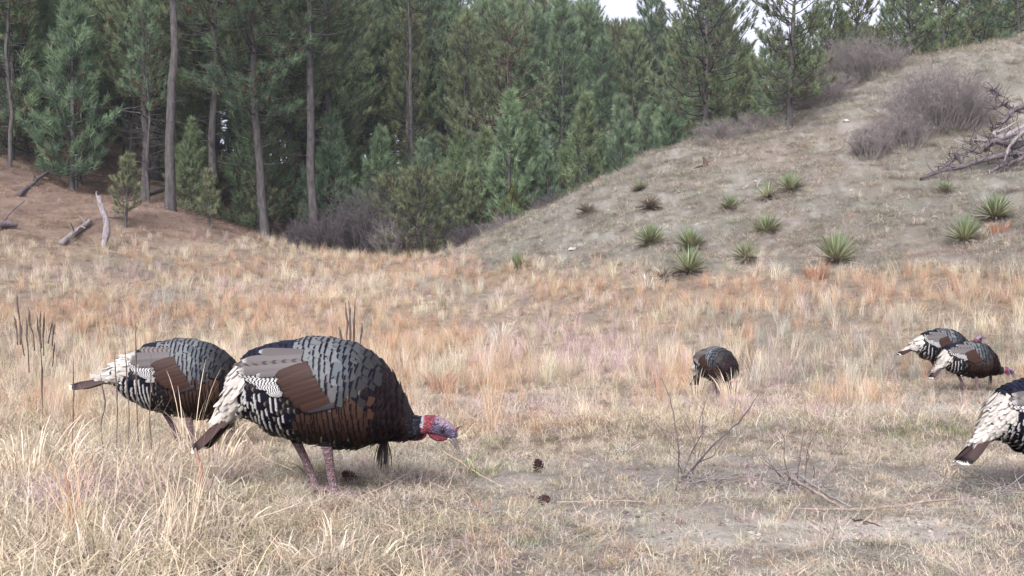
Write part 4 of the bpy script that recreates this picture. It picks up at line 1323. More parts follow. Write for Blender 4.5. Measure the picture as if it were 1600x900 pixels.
    m = MB(); fat(m, [hp(905, 540), hp(945, 470), hp(975, 438), hp(1008, 432)], [34 * HU, 26 * HU, 17 * HU, 6 * HU]); piece('snood', m, M_WATTLE)
    m = MB(); fat(m, [hp(500, 525), hp(580, 570), hp(670, 598), hp(760, 600), hp(815, 590)], [40 * HU, 58 * HU, 66 * HU, 48 * HU, 18 * HU], squash=.9); piece('wattle', m, M_WATTLE)
    m = MB(); fat(m, [hp(235, 632), hp(330, 615), hp(410, 575), hp(470, 520)], [22 * HU, 38 * HU, 52 * HU, 40 * HU], squash=.8); piece('throat_flap', m, M_WATTLE)
    m = MB()
    for k in range(46):
        zx, zy = rng.uniform(440, 670), rng.uniform(250, 540)
        if zy > 420 and zx > 540: continue
        y = .0345 * math.sqrt(max(.02, 1 - ((zy - 392) / 150) ** 2))
        s = -1 if k % 2 else 1
        p = hp(zx, zy, s * y)
        fat(m, [p - [.003, 0, 0], p, p + [.003, 0, 0]], [.003, .0046, .003], 6)
    o = piece('caruncles', m, M_WATTLE); o['kind'] = 'stuff'
    for s in (-1, 1):
        m = MB(); p = hp(738, 472, s * .0315)
        fat(m, [p - [.007, 0, 0], p, p + [.007, 0, 0]], [.008, .013, .008], 10); piece('eye', m, M_EYE)
    return root

def place_turkey(t, px, d, yaw=0.0, pitch=0.0, s=1.0, dz=0.0, roll=0.0):
    x, y, z = at_d(px, d)
    t.location = (x, y, z + dz)
    t.rotation_euler = (R(roll), R(-pitch), R(yaw))
    t.scale = (s, s, s)

def place_at(t, px, py, yaw=0.0, pitch=0.0, s=1.0):
    """feet where the ground shows at this photo pixel"""
    x, y, z = hit(px, py)
    t.location = (x, y, z)
    t.rotation_euler = (0, R(-pitch), R(yaw))
    t.scale = (s, s, s)

def build_turkeys():
    t = make_turkey('nearest big turkey with red and lavender head lowered and beard hanging, in the foreground')
    place_turkey(t, 502, 4.48, yaw=-3)
    t = make_turkey('turkey at left behind tall dry grass with its head hidden by the nearest turkey', tail=33)
    place_turkey(t, 289, 6.2, yaw=2)
    t = make_turkey('turkey cut off by the right edge of the photo showing its white rump and tail', tail=6)
    place_turkey(t, 1660, 4.3, yaw=4, pitch=3, s=.76)
    t = make_turkey('distant turkey at right with head down and white rump, in front of another', detail=.5)
    place_at(t, 1516, 613, yaw=2, s=1.0)
    t = make_turkey('farthest turkey at right with pink head raised just above the one in front', tail=24, neck=58, detail=.5)
    place_at(t, 1474, 591, yaw=3, s=1.08)
    t = make_turkey('lone dark turkey in the middle distance right of centre turned partly to the camera', tail=-14, neck=-48, detail=.5)
    place_at(t, 1118, 618, yaw=-58, s=.95)
build_turkeys()
# ------------------------------------------------------------------ yuccas, dead wood, stalks, cones, stones
def blade_mesh(paths, widths, mat, seed, name='leaves', segw=(.8, 1, .85, .55, .06), bl=None):
    r = np.random.default_rng(seed)
    mb = MB()
    for p, wd in zip(paths, widths):
        p = np.asarray(p); k = len(p)
        t = unit(np.gradient(p, axis=0))
        s = unit(np.cross(t, np.r_[r.normal(0, .3, 2), 1.0]) + r.normal(0, .12, 3))
        w_ = np.interp(np.linspace(0, 1, k), np.linspace(0, 1, len(segw)), segw) * wd * .5
        up = unit(np.cross(s, t))
        v = np.stack([p - s * w_[:, None], p - up * w_[:, None] * .25, p + s * w_[:, None]], 1).reshape(-1, 3)
        i = np.arange(k - 1) * 3
        q = np.concatenate([np.c_[i, i + 1, i + 4, i + 3], np.c_[i + 1, i + 2, i + 5, i + 4]])
        b = np.repeat(np.linspace(0, 1, k), 3)
        mb.add(v, q, bl=b, rnd=np.full(len(v), r.uniform()))
    return mb.mesh(name, mat)

def yucca(px, py, size_px, label, dry=0.25, seed=0, tall=1.0):
    x, y, z = hit(px, py)
    Rr = size_px * .5 * y / FPX * 1.5
    r = np.random.default_rng(600 + seed)
    o = empty('yucca_plant', (x, y, z))
    tag(o, label, 'yucca', 'yucca plants on the hillside')
    def leaves(n, e0, e1, L0, L1, droop):
        P_ = []; W_ = []
        for _ in range(n):
            az, el = r.uniform(0, 6.28), R(r.uniform(e0, e1))
            L = Rr * r.uniform(L0, L1)
            d = np.array([math.cos(az) * math.cos(el), math.sin(az) * math.cos(el), math.sin(el) * tall])
            s = np.linspace(0, 1, 5)[:, None]
            p = np.array([0, 0, .02 + .06 * Rr]) + d * L * s + np.array([0, 0, -droop * L]) * s ** 2 + r.normal(0, .012, 3) * s
            P_.append(p); W_.append(r.uniform(.014, .023) * (1 + Rr))
        return P_, W_
    n = 240
    Rr *= r.uniform(.85, 1.15)
    o.rotation_euler = (r.normal(0, .12), r.normal(0, .12), 0)
    if dry < .9:
        p, w_ = leaves(int(n * (1 - dry)), 8, 88, .8, 1.15, .04)
        link('leaves', blade_mesh(p, w_, M_YUCCA, seed), o)['kind'] = 'stuff'
    p, w_ = leaves(int(n * max(.3, dry)), -4, 62 if dry > .9 else 30, .7, 1.05, .22)
    link('dry_leaves', blade_mesh(p, w_, M_YUCCADRY, seed + 50, 'dry_leaves'), o)['kind'] = 'stuff'
    return o

YUC = ((1016, 384, 52, 'dark green round yucca alone in the middle of the lower slope', .2), (1075, 430, 54, 'tall yucca with yellow dry base at the foot of the hill', .35), (1080, 392, 50, 'blue green yucca directly uphill of the tall dry based one', .15),
       (1038, 440, 50, 'dry straw coloured yucca left of the tall one at the foot of the hill', .95), (1140, 328, 32, 'small yucca alone halfway up the slope', .25), (1198, 368, 50, 'yucca with pale blue green leaves right of centre on the slope', .2),
       (1166, 409, 40, 'yellow green yucca just below the pale blue green one', .35), (1237, 302, 40, 'green yucca highest on the slope beside a dry one', .25), (1200, 312, 38, 'dry grey yucca left of the highest green one', .8),
       (1305, 412, 64, 'large spiky yucca beside a russet grass clump', .3), (1507, 380, 60, 'large upright green yucca at right near the pink brush', .25), (1554, 346, 54, 'green yucca nearest the right edge with orange grass at its foot', .3),
       (917, 337, 40, 'dry grey yucca highest on the left shoulder of the hill', 1.0), (1015, 328, 38, 'dry brown yucca uphill of the dark green round one', 1.0), (1000, 298, 28, 'small dull yucca above the dry brown one', .7),
       (808, 422, 30, 'small green yucca at the far left foot of the hill', .3), (935, 408, 26, 'small dry yucca low on the slope left of the others', 1.0), (1478, 303, 30, 'small yellowish yucca under the fallen dead tree', .4))
for i, (a, b, s, lab, dr) in enumerate(YUC): yucca(a, b, s, lab, dr, i)

def limb(parent, name, pts, rad, mat, sides=7, k=14, wob=.03, seed=0):
    """one crooked piece of wood as a mesh of its own"""
    r = np.random.default_rng(seed)
    pts = np.asarray(pts, float)
    t = np.linspace(0, 1, len(pts)); ti = np.linspace(0, 1, k)
    p = np.stack([np.interp(ti, t, pts[:, j]) for j in range(3)], -1)
    for _ in range(2): p[1:-1] = .25 * p[:-2] + .5 * p[1:-1] + .25 * p[2:]
    p += np.cumsum(r.normal(0, wob * .4, (k, 3)), 0) * np.sin(np.linspace(0, math.pi, k))[:, None]
    rr = np.interp(ti, np.linspace(0, 1, len(rad)), rad) * r.uniform(.88, 1.14, k)
    mb = MB()
    v, q = tube_geo(p, rr, sides)
    v += r.normal(0, .06, v.shape) * np.repeat(rr, sides)[:, None]
    n = len(v); v = np.concatenate([v, p[:1], p[-1:]])
    caps = [(n, (j + 1) % sides, j) for j in range(sides)] + [(n + 1, n - sides + j, n - sides + (j + 1) % sides) for j in range(sides)]
    mb.add(v, q, np.array(caps))
    return link(name, mb.mesh(name, mat), parent)

def on_ground(px, py, up=0.0):
    x, y, z = hit(px, py)
    return np.array([x, y, z + up])

def log_thing(name, label, cat, pxs, rad, mat, ups, seed, sub=0):
    base = on_ground(*pxs[0])
    pts = [on_ground(a, b, u) - base for (a, b), u in zip(pxs, ups)]
    root = empty(name, base)
    tag(root, label, cat)
    limb(root, 'trunk', pts, rad, mat, 9, 16, .03, seed)
    r = np.random.default_rng(seed)
    for i in range(sub):
        p = pts[0] + (pts[-1] - pts[0]) * r.uniform(.3, .9)
        limb(root, 'broken_branch', [p, p + r.normal(0, .16, 3) + [0, 0, .15], p + r.normal(0, .3, 3) + [0, 0, .3]], [rad[0] * .35, rad[0] * .15], mat, 5, 6, .01, seed + i)
    return root

def build_deadwood():
    # standing bent log: leans upright from its foot
    b = on_ground(160, 387); k = b[1] / FPX
    root = empty('bent_log', b)
    tag(root, 'bleached bent log standing like a bow at the foot of the left slope', 'log')
    limb(root, 'trunk', [np.array([(px - 160) * k, 0, (387 - py) * k]) + [0, dy, 0] for px, py, dy in ((160, 392, 0), (166, 366, .05), (166, 345, .12), (157, 325, .2), (149, 306, .3))], [.11, .12, .11, .10, .085], M_DEADWOOD, 10, 18, .015, 5)
    limb(root, 'broken_branch', [np.array([-.22, .25, 1.62]), np.array([-.33, .25, 1.78]), np.array([-.30, .27, 1.93])], [.05, .02], M_DEADWOOD, 6, 6, .01, 6)
    b = on_ground(117, 300); k = b[1] / FPX
    root = empty('broken_snag', b)
    tag(root, 'broken pale snag standing among the trees on the left slope', 'snag')
    limb(root, 'trunk', [(0, 0, -.1), (.02, 0, 35 * k), (.06, 0, 70 * k), (.05, .02, 96 * k)], [.13, .11, .09, .05], M_DEADWOOD, 9, 14, .02, 7)
    limb(root, 'broken_branch', [(.03, 0, 50 * k), (.16, -.1, 56 * k), (.24, -.15, 66 * k)], [.035, .012], M_DEADWOOD, 5, 6, .01, 8)
    log_thing('fallen_log', 'thin fallen log lying up the slope at far left', 'log', ((30, 308), (55, 288), (84, 268)), [.10, .09, .06], M_DARKWOOD, (.08, .12, .15), 11, 2)
    log_thing('fallen_log', 'grey fallen log lying left of the bent bleached log', 'log', ((96, 384), (118, 368), (141, 352)), [.10, .09, .07], M_DEADWOOD, (.08, .10, .14), 12, 3)
    log_thing('fallen_log', 'short dark log at the left edge of the picture', 'log', ((-20, 360), (5, 357), (26, 357)), [.12, .11, .08], M_DARKWOOD, (.1, .1, .1), 13, 1)
    log_thing('fallen_log', 'dark fallen log just left of the thick pale trunk', 'log', ((215, 312), (250, 303), (300, 300)), [.13, .12, .10], M_DARKWOOD, (.12, .15, .2), 14, 2)
    log_thing('fallen_log', 'arched dark log in the shade right of the small pine', 'log', ((352, 318), (362, 303), (388, 296)), [.10, .10, .07], M_DARKWOOD, (.08, .3, .45), 15, 2)
    log_thing('fallen_log', 'pale stick lying at the hill edge above the valley bottom', 'log', ((702, 378), (712, 382), (722, 384)), [.05, .045, .03], M_DEADWOOD, (.25, .12, .05), 16, 0)
    # wind-thrown dead tree on the right
    b = on_ground(1600, 262); k = b[1] / FPX
    root = empty('fallen_dead_tree', b)
    tag(root, 'tangled grey limbs of a fallen dead tree at the right edge of the hillside', 'fallen tree')
    r = np.random.default_rng(77)
    def L(px, py, dep=0.0):
        p = np.array([(px - 1600) * k, dep, (262 - py) * k])
        gx, gy = p[0] + b[0], p[1] + b[1]
        p[2] = max(p[2], Hs(gx, gy) - b[2] + .04)
        return p
    main = (((1655, 175, .9), (1600, 205, .5), (1560, 215, .2), (1540, 238, 0)), ((1650, 215, .5), (1600, 225, .2), (1565, 228, 0), (1545, 222, -.1), (1535, 235, -.2)), ((1640, 150, 1.2), (1600, 165, .9), (1585, 185, .6), (1570, 190, .5)),
            ((1630, 250, .0), (1590, 240, -.1), (1550, 250, -.2), (1510, 262, -.2), (1470, 268, -.1), (1438, 282, 0)), ((1560, 216, .1), (1552, 205, .1), (1565, 196, .2), (1600, 186, .4)), ((1610, 240, -.3), (1580, 255, -.3), (1560, 262, -.3), (1540, 275, -.3)),
            ((1545, 235, 0), (1530, 240, 0), (1515, 232, .1), (1505, 250, 0)), ((1500, 258, -.1), (1490, 244, 0), (1480, 262, -.1), (1460, 262, 0)), ((1640, 195, .2), (1610, 210, 0), (1590, 215, -.1), (1570, 240, -.2), (1562, 262, -.3)), ((1590, 226, 0), (1578, 244, -.1), (1570, 262, -.2)),
            ((1600, 130, 1.6), (1592, 128, 1.6), (1588, 122, 1.6)), ((1620, 165, 1.0), (1598, 150, 1.2), (1580, 160, 1.1)), ((1540, 222, 0), (1528, 218, .1), (1520, 226, .1)), ((1610, 270, -.3), (1570, 275, -.4), (1530, 280, -.3)))
    for i, m in enumerate(main):
        r0 = (.13, .12, .09, .09, .06, .07, .05, .045, .08, .06, .05, .05, .03, .05)[i]
        limb(root, 'limb', [L(*p) for p in m], [r0, r0 * .8, r0 * .45], M_DEADWOOD if i % 4 == 0 else M_DARKWOOD, 7, 16, .05, 80 + i)
    mb = MB()
    for i in range(260):
        m = main[r.integers(0, len(main))]; q = r.integers(0, len(m) - 1); f = r.uniform()
        p = L(*(np.array(m[q]) * (1 - f) + np.array(m[q + 1]) * f))
        d = r.normal(0, 1, 3) * [.28, .2, .2] + [-.08, 0, .05]
        add_tube(mb, curve(p, p + d, r.normal(0, .06, 3), 5), np.linspace(.020, .006, 5), 4)
    link('dead_twigs', mb.mesh('dead_twigs', M_TWIGDK), root)['kind'] = 'stuff'
    # red brown stub on the slope
    b = on_ground(1100, 262)
    root = empty('dead_stub', b); tag(root, 'small red brown dead stub on the upper slope below the broad pine', 'stump')
    limb(root, 'stub', [(.05, 0, -.03), (.02, 0, .14), (-.04, 0, .34)], [.10, .07, .02], M_BARKRED, 7, 8, .02, 90)
    limb(root, 'branch', [(.0, 0, .06), (-.2, -.05, .04), (-.34, -.05, -.05)], [.04, .015], M_BARKRED, 5, 6, .02, 91)
    limb(root, 'branch', [(.03, 0, .05), (.12, -.05, .10), (.18, -.05, .2)], [.035, .012], M_BARKRED, 5, 6, .02, 92)
build_deadwood()

def stalk_plant(name, label, d, lines, mat=None, r0=.0045, group=None, base=None, spread=.10, seed=0, head=1.7):
    """upright dead stalks with thicker seed heads; lines: (top px, top py, bottom px, bottom py)"""
    r = np.random.default_rng(seed)
    x0 = np.mean([l[2] for l in lines]) if base is None else base
    bx, by, bz = at_d(x0, d)
    root = empty(name, (bx, by, bz)); tag(root, label, 'dead stalk', group)
    o = np.array([bx, by, bz])
    for i, (a, b, c, e) in enumerate(lines):
        dy = r.uniform(-spread, spread)
        top = np.array(P(a, b, d + dy)) - o
        bot = np.array(P(c, e, d + dy)) - o
        if bot[2] < .06: bot[2] = -.03
        m = top * .5 + bot * .5 + r.normal(0, .008, 3)
        m2 = top * .62 + bot * .38 + r.normal(0, .006, 3)
        limb(root, 'stalk', [bot, m, m2, top * .8 + bot * .2, top], [r0, r0, r0 * head, r0 * head, r0 * .5], mat or M_STALK, 6, 14, .004, seed * 31 + i)
    return root

def c5(*l): return [(a / 5.29, 450 + b / 5.29, c / 5.29, 450 + e / 5.29) for a, b, c, e in l]
stalk_plant('dead_stalk_cluster', 'cluster of tall thin dark dead stalks standing in grass at the far left', 8.2, c5((140, 40, 170, 470), (115, 225, 145, 470), (215, 240, 240, 700), (235, 160, 285, 520), (305, 220, 348, 700), (335, 190, 345, 500), (365, 200, 362, 560), (430, 270, 398, 460), (450, 300, 432, 480), (455, 450, 434, 650), (160, 250, 200, 560), (345, 600, 356, 1180)), seed=1, base=62)
stalk_plant('dead_stalk_cluster', 'small cluster of dark dead stalks standing behind the back of the nearest turkey', 8.0, ((540, 473, 545, 560), (545, 470, 548, 700), (555, 466, 550, 700), (548, 480, 546, 600), (530, 510, 536, 560), (566, 505, 560, 560), (553, 508, 549, 700)), seed=2, base=548)
for i, (a, b, c, lab) in enumerate(((212, 508, 218, 'single dark stalk against the tail feathers of the left turkey'), (195, 538, 199, 'dark stalk crossing the white rump of the left turkey'), (178, 552, 181, 'dark stalk in front of the white tail base of the left turkey'), (157, 584, 166, 'short dark stalk below the tail of the left turkey'),
                                     (236, 555, 239, 'dark stalk crossing the flank of the left turkey'), (115, 560, 112, 'short dark stalk beside the tail tip of the left turkey'))):
    stalk_plant('dead_stalk', lab, 5.45, ((a, b, c, 740),), seed=10 + i, r0=.0024, head=1.5)
for i, (a, b, c, d, lab) in enumerate(((305, 700, 308, 3.6, 'flat brown dead blade standing at lower left'), (100, 738, 118, 3.2, 'reddish brown broken blade leaning at the lower left'))):
    stalk_plant('dead_stalk', lab, d, ((a, b, c, 830),), seed=20 + i, r0=.004, mat=M_REDSTALK)

def twig_plant(label, d, base, tips, seed, mat, r0=.004, name='bare_twig_plant'):
    r = np.random.default_rng(seed)
    bx, by, bz = at_d(base, d)
    root = empty(name, (bx, by, bz)); tag(root, label, 'twig plant')
    o = np.array([bx, by, bz])
    for i, (px, py, k) in enumerate(tips):
        tip = np.array(P(px, py, d + r.uniform(-.12, .12))) - o
        b0 = np.array([r.normal(0, .012), r.normal(0, .012), -.02])
        limb(root, 'twig', [b0, tip * .4 + r.normal(0, .012, 3), tip * .75 + r.normal(0, .012, 3), tip], [r0 * k, r0 * k * .8, r0 * .35], mat, 5, 14, .006, seed + i)
        for j in range(2):
            p = tip * r.uniform(.35, .8); q = p + (tip * .25 + r.normal(0, .05, 3))
            limb(root, 'twig', [p, (p + q) / 2 + r.normal(0, .006, 3), q], [r0 * .5, r0 * .25], mat, 4, 7, .003, seed + 50 + i * 3 + j)
twig_plant('bare twigs fanning from one point in the right of the centre foreground', 4.75, 1070, ((1033, 590, 1.0), (1098, 640, .9), (1186, 614, 1.6), (1056, 688, 1.1), (1100, 700, .7), (1128, 690, .7)), 101, M_TWIGDK, .003)
twig_plant('thin bare twigs beside brushy debris at the right foreground', 4.5, 1245, ((1215, 670, .7), (1255, 680, .8), (1285, 665, .8), (1190, 720, .7)), 121, M_TWIGDK, .003)

def sticks(name, label, pxs, rad, mat, seed, ups=None, cat='stick'):
    base = on_ground(*pxs[0])
    pts = [on_ground(a, b, (ups[i] if ups else .018)) - base for i, (a, b) in enumerate(pxs)]
    root = empty(name, base); tag(root, label, cat)
    limb(root, 'stick', pts, rad, mat, 7, 20, .006, seed)
    return root
s = sticks('fallen_branch', 'long pale branch lying curved across the bare soil at lower right', ((1240, 803), (1320, 806), (1390, 800), (1440, 793), (1500, 787)), [.004, .0062, .005, .003], M_STICK, 131)
bb = np.array(s.location)
limb(s, 'twig', [on_ground(1440, 793, .02) - bb, on_ground(1470, 780, .05) - bb, on_ground(1495, 768, .08) - bb], [.005, .002], M_STICK, 5, 8, .004, 132)
sticks('stick', 'straight pale stick leaning from the brush debris to the long branch', ((1228, 762), (1270, 786), (1322, 806)), [.006, .006, .004], M_STICK, 133, (.06, .04, .02))
sticks('stick', 'darker stick lying parallel beside the pale one by the brush debris', ((1245, 764), (1290, 785), (1330, 801)), [.006, .005, .004], M_TWIG, 134, (.06, .04, .02))
sticks('stick', 'thin reddish twig lying on the bare soil near the bottom right', ((1330, 818), (1345, 828), (1378, 832)), [.003, .003, .002], M_BARKRED, 135)
sticks('stick', 'grey twig lying in front of the two pine cones', ((725, 803), (750, 805), (780, 804)), [.004, .004, .003], M_TWIG, 136)
sticks('dry_straw', 'long pale bent straw stem crossing behind the legs of the nearest turkey', ((352, 664), (385, 702), (410, 728), (450, 742), (475, 752)), [.0035, .003, .003], M_STRAWSTEM, 137, (.16, .10, .05, .03, .02), 'straw')
sticks('dry_straw', 'pale straw lying in front of the feet of the nearest turkey', ((565, 788), (605, 772), (650, 752)), [.003, .003, .002], M_STRAWSTEM, 138, (.03, .04, .06), 'straw')
sticks('dry_straw', 'crossed pale straw right of the beard of the nearest turkey', ((690, 722), (730, 742), (785, 768)), [.0035, .003, .002], M_STRAWSTEM, 139, (.06, .04, .02), 'straw')
sticks('dry_straw', 'short pale straw crossing the longer one near the nearest turkey', ((700, 770), (715, 750), (728, 726)), [.003, .003, .002], M_STRAWSTEM, 140, (.02, .04, .06), 'straw')
sticks('dry_straw', 'thin reddish straw lying flat at the middle of the worn track', ((870, 792), (940, 790), (1010, 792)), [.0014, .0017, .001], M_STRAWSTEM, 141, None, 'straw')
sticks('dry_straw', 'long straw lying flat in the lower left foreground', ((215, 742), (280, 745), (345, 750)), [.003, .003, .002], M_STRAWSTEM, 142, (.05, .05, .06), 'straw')

def debris(label, px, py, w_, seed, n=120):
    x, y, z = hit(px, py)
    r = np.random.default_rng(seed)
    root = empty('twig_debris', (x, y, z)); tag(root, label, 'twigs')
    mb = MB()
    for i in range(n):
        a = r.uniform(0, 6.28)
        p = np.r_[r.normal(0, w_ * .5), r.normal(0, w_ * .4), abs(r.normal(0, .022))]
        d = np.array([math.cos(a), math.sin(a), r.normal(.15, .3)]) * r.uniform(.05, .17)
        add_tube(mb, curve(p, p + d, r.normal(0, .012, 3), 5), np.linspace(.0026, .001, 5), 4)
    link('twigs', mb.mesh('twigs', M_TWIG), root)['kind'] = 'stuff'
debris('grey brushy twig debris on the ground at the right foreground', 1252, 770, .15, 151, 80)
debris('purplish grey twig heap below the tail of the edge turkey', 1560, 772, .22, 152, 80)
debris('grey twig litter around the foot of the bare twig plant', 1085, 760, .12, 153, 45)

def pine_cone(px, py, size, label, seed, tilt):
    x, y, z = hit(px, py)
    r = np.random.default_rng(seed)
    root = empty('pine_cone', (x, y, z + size * .36)); tag(root, label, 'pine cone', 'pine cones on the ground')
    root.rotation_euler = (R(tilt), R(15), r.uniform(0, 6.28))
    sc_ = MB()
    n = 64
    for i in range(n):
        f = (i + .5) / n
        a = i * 2.39996
        h = (f - .5) * size * 1.15
        rr = size * .50 * math.sin(math.pi * (.12 + .82 * f)) ** .8
        d = np.array([math.cos(a), math.sin(a), .35 * (f - .15)])
        d /= np.linalg.norm(d)
        s = np.cross(d, [0, 0, 1]); s /= np.linalg.norm(s)
        p0 = np.array([0, 0, h]); p1 = p0 + d * rr
        w_ = size * .13
        up = np.cross(s, d)
        v = [p0 - s * w_ * .3, p0 + s * w_ * .3, p1 * .75 + p0 * .25 + s * w_, p1 + up * size * .05, p1 * .75 + p0 * .25 - s * w_, (p0 + p1) / 2 - up * size * .05]
        sc_.add(v, None, np.array([(0, 1, 2), (0, 2, 4), (4, 2, 3), (5, 2, 1), (5, 0, 4), (5, 4, 3), (5, 3, 2), (5, 1, 0)]))
    link('scales', sc_.mesh('scales', M_CONE, smooth=False), root)['kind'] = 'stuff'
    limb(root, 'core', [(0, 0, -size * .55), (0, 0, 0), (0, 0, size * .5)], [size * .16, size * .2, size * .08], M_CONE, 7, 6, .001, seed)
pine_cone(842, 738, .064, 'larger open pine cone on the bank behind the worn track', 161, 20)
pine_cone(850, 790, .050, 'smaller dark pine cone lying on the worn track', 162, 75)
pine_cone(546, 752, .058, 'pine cone lying just behind the near foot of the nearest turkey', 163, 60)

def stone(px, py, size, label, seed):
    x, y, z = hit(px, py)
    r = np.random.default_rng(seed)
    mb = MB()
    m, n = 9, 6
    th = np.arange(m) * 2 * math.pi / m; ph = np.linspace(-1.3, 1.3, n)
    T, Q = np.meshgrid(ph, th, indexing='ij')
    rr = size * (1 + r.normal(0, .14, T.shape))
    v = np.stack([rr * np.cos(T) * np.cos(Q) * 1.25, rr * np.cos(T) * np.sin(Q), rr * np.sin(T) * .55], -1).reshape(-1, 3)
    i = np.arange(n - 1)[:, None] * m; j = np.arange(m)[None, :]; j2 = (j + 1) % m
    v = np.concatenate([v, [[0, 0, -size * .5], [0, 0, size * .55]]])
    caps = [(n * m, (k + 1) % m, k) for k in range(m)] + [(n * m + 1, (n - 1) * m + k, (n - 1) * m + (k + 1) % m) for k in range(m)]
    mb.add(v, np.stack([i + j, i + j2, i + m + j2, i + m + j], -1).reshape(-1, 4), np.array(caps))
    o = link('stone', mb.mesh('stone', M_STONE, smooth=False))
    o.location = (x, y, z + size * .15)
    o.rotation_euler = (0, 0, r.uniform(0, 6))
    tag(o, label, 'stone', 'pale stones on the hillside')
for i, (a, b, s) in enumerate(((895, 391, .11), (845, 377, .05), (1322, 190, .10), (862, 402, .05), (815, 366, .05), (1010, 345, .05), (1060, 300, .05), (1180, 285, .06), (1265, 330, .05), (980, 402, .05), (1090, 352, .05), (1400, 330, .06), (870, 352, .045), (950, 330, .05), (1330, 300, .05), (1460, 340, .06))):
    stone(a, b, s, 'largest white stone low on the left part of the hillside' if i == 0 else ('flat pale slab below the upper grey shrubs' if i == 2 else 'small pale stone lying on the bare hillside'), 170 + i)

def grass_clump(name, label, px, d, n, h0, h1, arch, wid, rad, mat, seed, lean=(0, 0), cat='grass clump'):
    x, y, z = at_d(px, d)
    r = np.random.default_rng(seed)
    P_, W_ = [], []
    for _ in range(n):
        a, q = r.uniform(0, 6.28), rad * math.sqrt(r.uniform())
        b = np.array([math.cos(a) * q, math.sin(a) * q, -.02])
        h = h0 * .4 + (h1 - h0 * .4) * r.beta(2.2, 1.6)
        dr = np.array([math.cos(a) + lean[0], math.sin(a) + lean[1], 0]) * h * r.uniform(.2, 1) * arch
        s = np.linspace(0, 1, 8)[:, None]
        p = b + dr * s ** 1.6 + np.array([0, 0, h]) * (s - .42 * arch * r.uniform(.5, 1.4) * s ** 3)
        P_.append(p); W_.append(wid * r.uniform(.7, 1.3))
    o = link(name, blade_mesh(P_, W_, mat, seed, name, (.9, 1, .9, .7, .1)))
    o.location = (x, y, z)
    tag(o, label, cat)
    return o
M_CLUMP = mat_leafy('pale_straw_blades', (.42, .34, .24), (.70, .58, .44), .5)
M_CLUMPP = mat_leafy('pink_straw_blades', (.40, .30, .27), (.66, .53, .48), .5)
M_CLUMPG = mat_leafy('green_tuft_blades', (.17, .17, .09), (.30, .31, .16), .5)
M_RUSSET = mat_leafy('russet_blades', (.27, .14, .09), (.42, .25, .17), .6)
M_WHITEG = mat_leafy('whitish_blades', (.42, .37, .31), (.66, .62, .57), .6)
grass_clump('arching_grass_clump', 'arching pale straw blades bent over in front of the left turkey', 330, 5.35, 70, .22, .44, .85, .0045, .16, M_CLUMP, 181)
grass_clump('arching_grass_clump', 'tall loose straw blades in front of the breast of the left turkey', 298, 5.45, 12, .45, .62, .45, .005, .07, M_CLUMP, 182)
grass_clump('curled_grass_clump', 'curled pinkish straw tangle at the very bottom left', 150, 2.95, 110, .12, .26, 1.1, .0038, .26, M_CLUMPP, 183)
grass_clump('curled_grass_clump', 'pale straw tangle at the left edge below the dark stalks', 40, 4.6, 110, .2, .42, .9, .004, .28, M_CLUMP, 184)
grass_clump('curled_grass_clump', 'straw tangle left of the tail tip of the nearest turkey', 205, 4.9, 90, .12, .26, 1.0, .004, .26, M_CLUMP, 185)
grass_clump('curled_grass_clump', 'fine yellowish straw clump at the bottom below the nearest turkey', 520, 3.0, 80, .08, .16, .9, .004, .18, M_CLUMP, 186)
grass_clump('green_tuft', 'green grass tuft behind the legs of the nearest turkey', 490, 4.9, 60, .10, .18, .8, .005, .07, M_CLUMPG, 187)
grass_clump('green_tuft', 'dark green tuft by the beak of the nearest turkey', 748, 4.95, 60, .09, .16, .9, .005, .08, M_CLUMPG, 188)
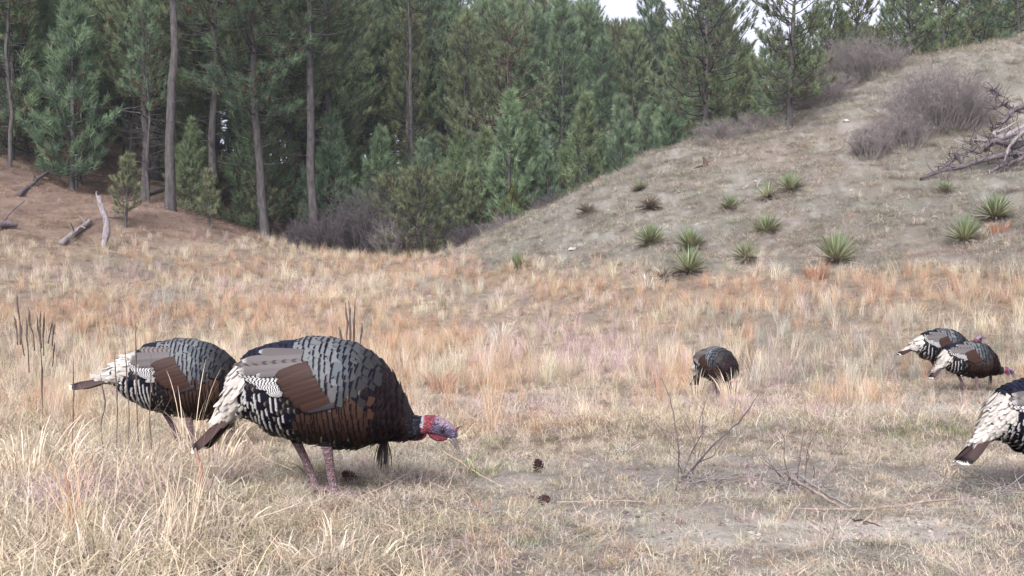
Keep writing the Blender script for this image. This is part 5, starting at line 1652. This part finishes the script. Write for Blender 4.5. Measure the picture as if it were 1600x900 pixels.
grass_clump('russet_clump', 'russet brown bunch beside the large spiky yucca', 1272, 25.2, 170, .25, .6, .75, .012, .22, M_RUSSET, 189)
grass_clump('russet_clump', 'orange russet bunch at the foot of the yucca near the right edge', 1562, 26.6, 150, .2, .5, .75, .011, .2, M_RUSSET, 190)
grass_clump('russet_clump', 'rust orange bunch in the field behind the head of the nearest turkey', 690, 14, 120, .25, .5, .8, .006, .16, M_RUSSET, 191)
grass_clump('pale_grass_clump', 'whitish wispy grass bunch in the middle of the field', 782, 24.5, 130, .3, .85, .85, .008, .2, M_WHITEG, 192)
grass_clump('pale_grass_clump', 'whitish dry grass left of the dry yucca at the foot of the hill', 1015, 26.5, 130, .25, .65, .85, .009, .35, M_WHITEG, 193)
grass_clump('straw_bunch', 'straw bunch standing in front of the lone dark turkey', 1147, 12.8, 120, .22, .48, .5, .005, .15, M_CLUMP, 194)
grass_clump('straw_bunch', 'tall straw bunch left of the lone dark turkey', 1088, 12.9, 60, .2, .5, .5, .005, .10, M_CLUMP, 195)
# ------------------------------------------------------------------ thin pale air, added to lighten the dark gaps among the far pines
def build_added_haze():
    m = bpy.data.materials.new('added_thin_haze'); m.use_nodes = True
    n = m.node_tree; n.nodes.clear()
    v = n.nodes.new('ShaderNodeVolumePrincipled')
    v.inputs['Color'].default_value = (.88, .94, 1.0, 1)
    v.inputs['Density'].default_value = 0.00045
    v.inputs['Anisotropy'].default_value = 0.2
    o = n.nodes.new('ShaderNodeOutputMaterial')
    n.links.new(v.outputs[0], o.inputs['Volume'])
    x0, x1, y0, y1, z0, z1 = -310, 310, -45, 430, -2.5, 66
    mb = MB()
    mb.add([(x0, y0, z0), (x1, y0, z0), (x1, y1, z0), (x0, y1, z0), (x0, y0, z1), (x1, y0, z1), (x1, y1, z1), (x0, y1, z1)],
           [(0, 3, 2, 1), (4, 5, 6, 7), (0, 1, 5, 4), (1, 2, 6, 5), (2, 3, 7, 6), (3, 0, 4, 7)])
    o = link('added_haze', mb.mesh('added_haze', m, smooth=False))
    tag(o, 'thin pale air added to lighten the dark gaps of the forest', 'added_haze', kind='stuff')
build_added_haze()
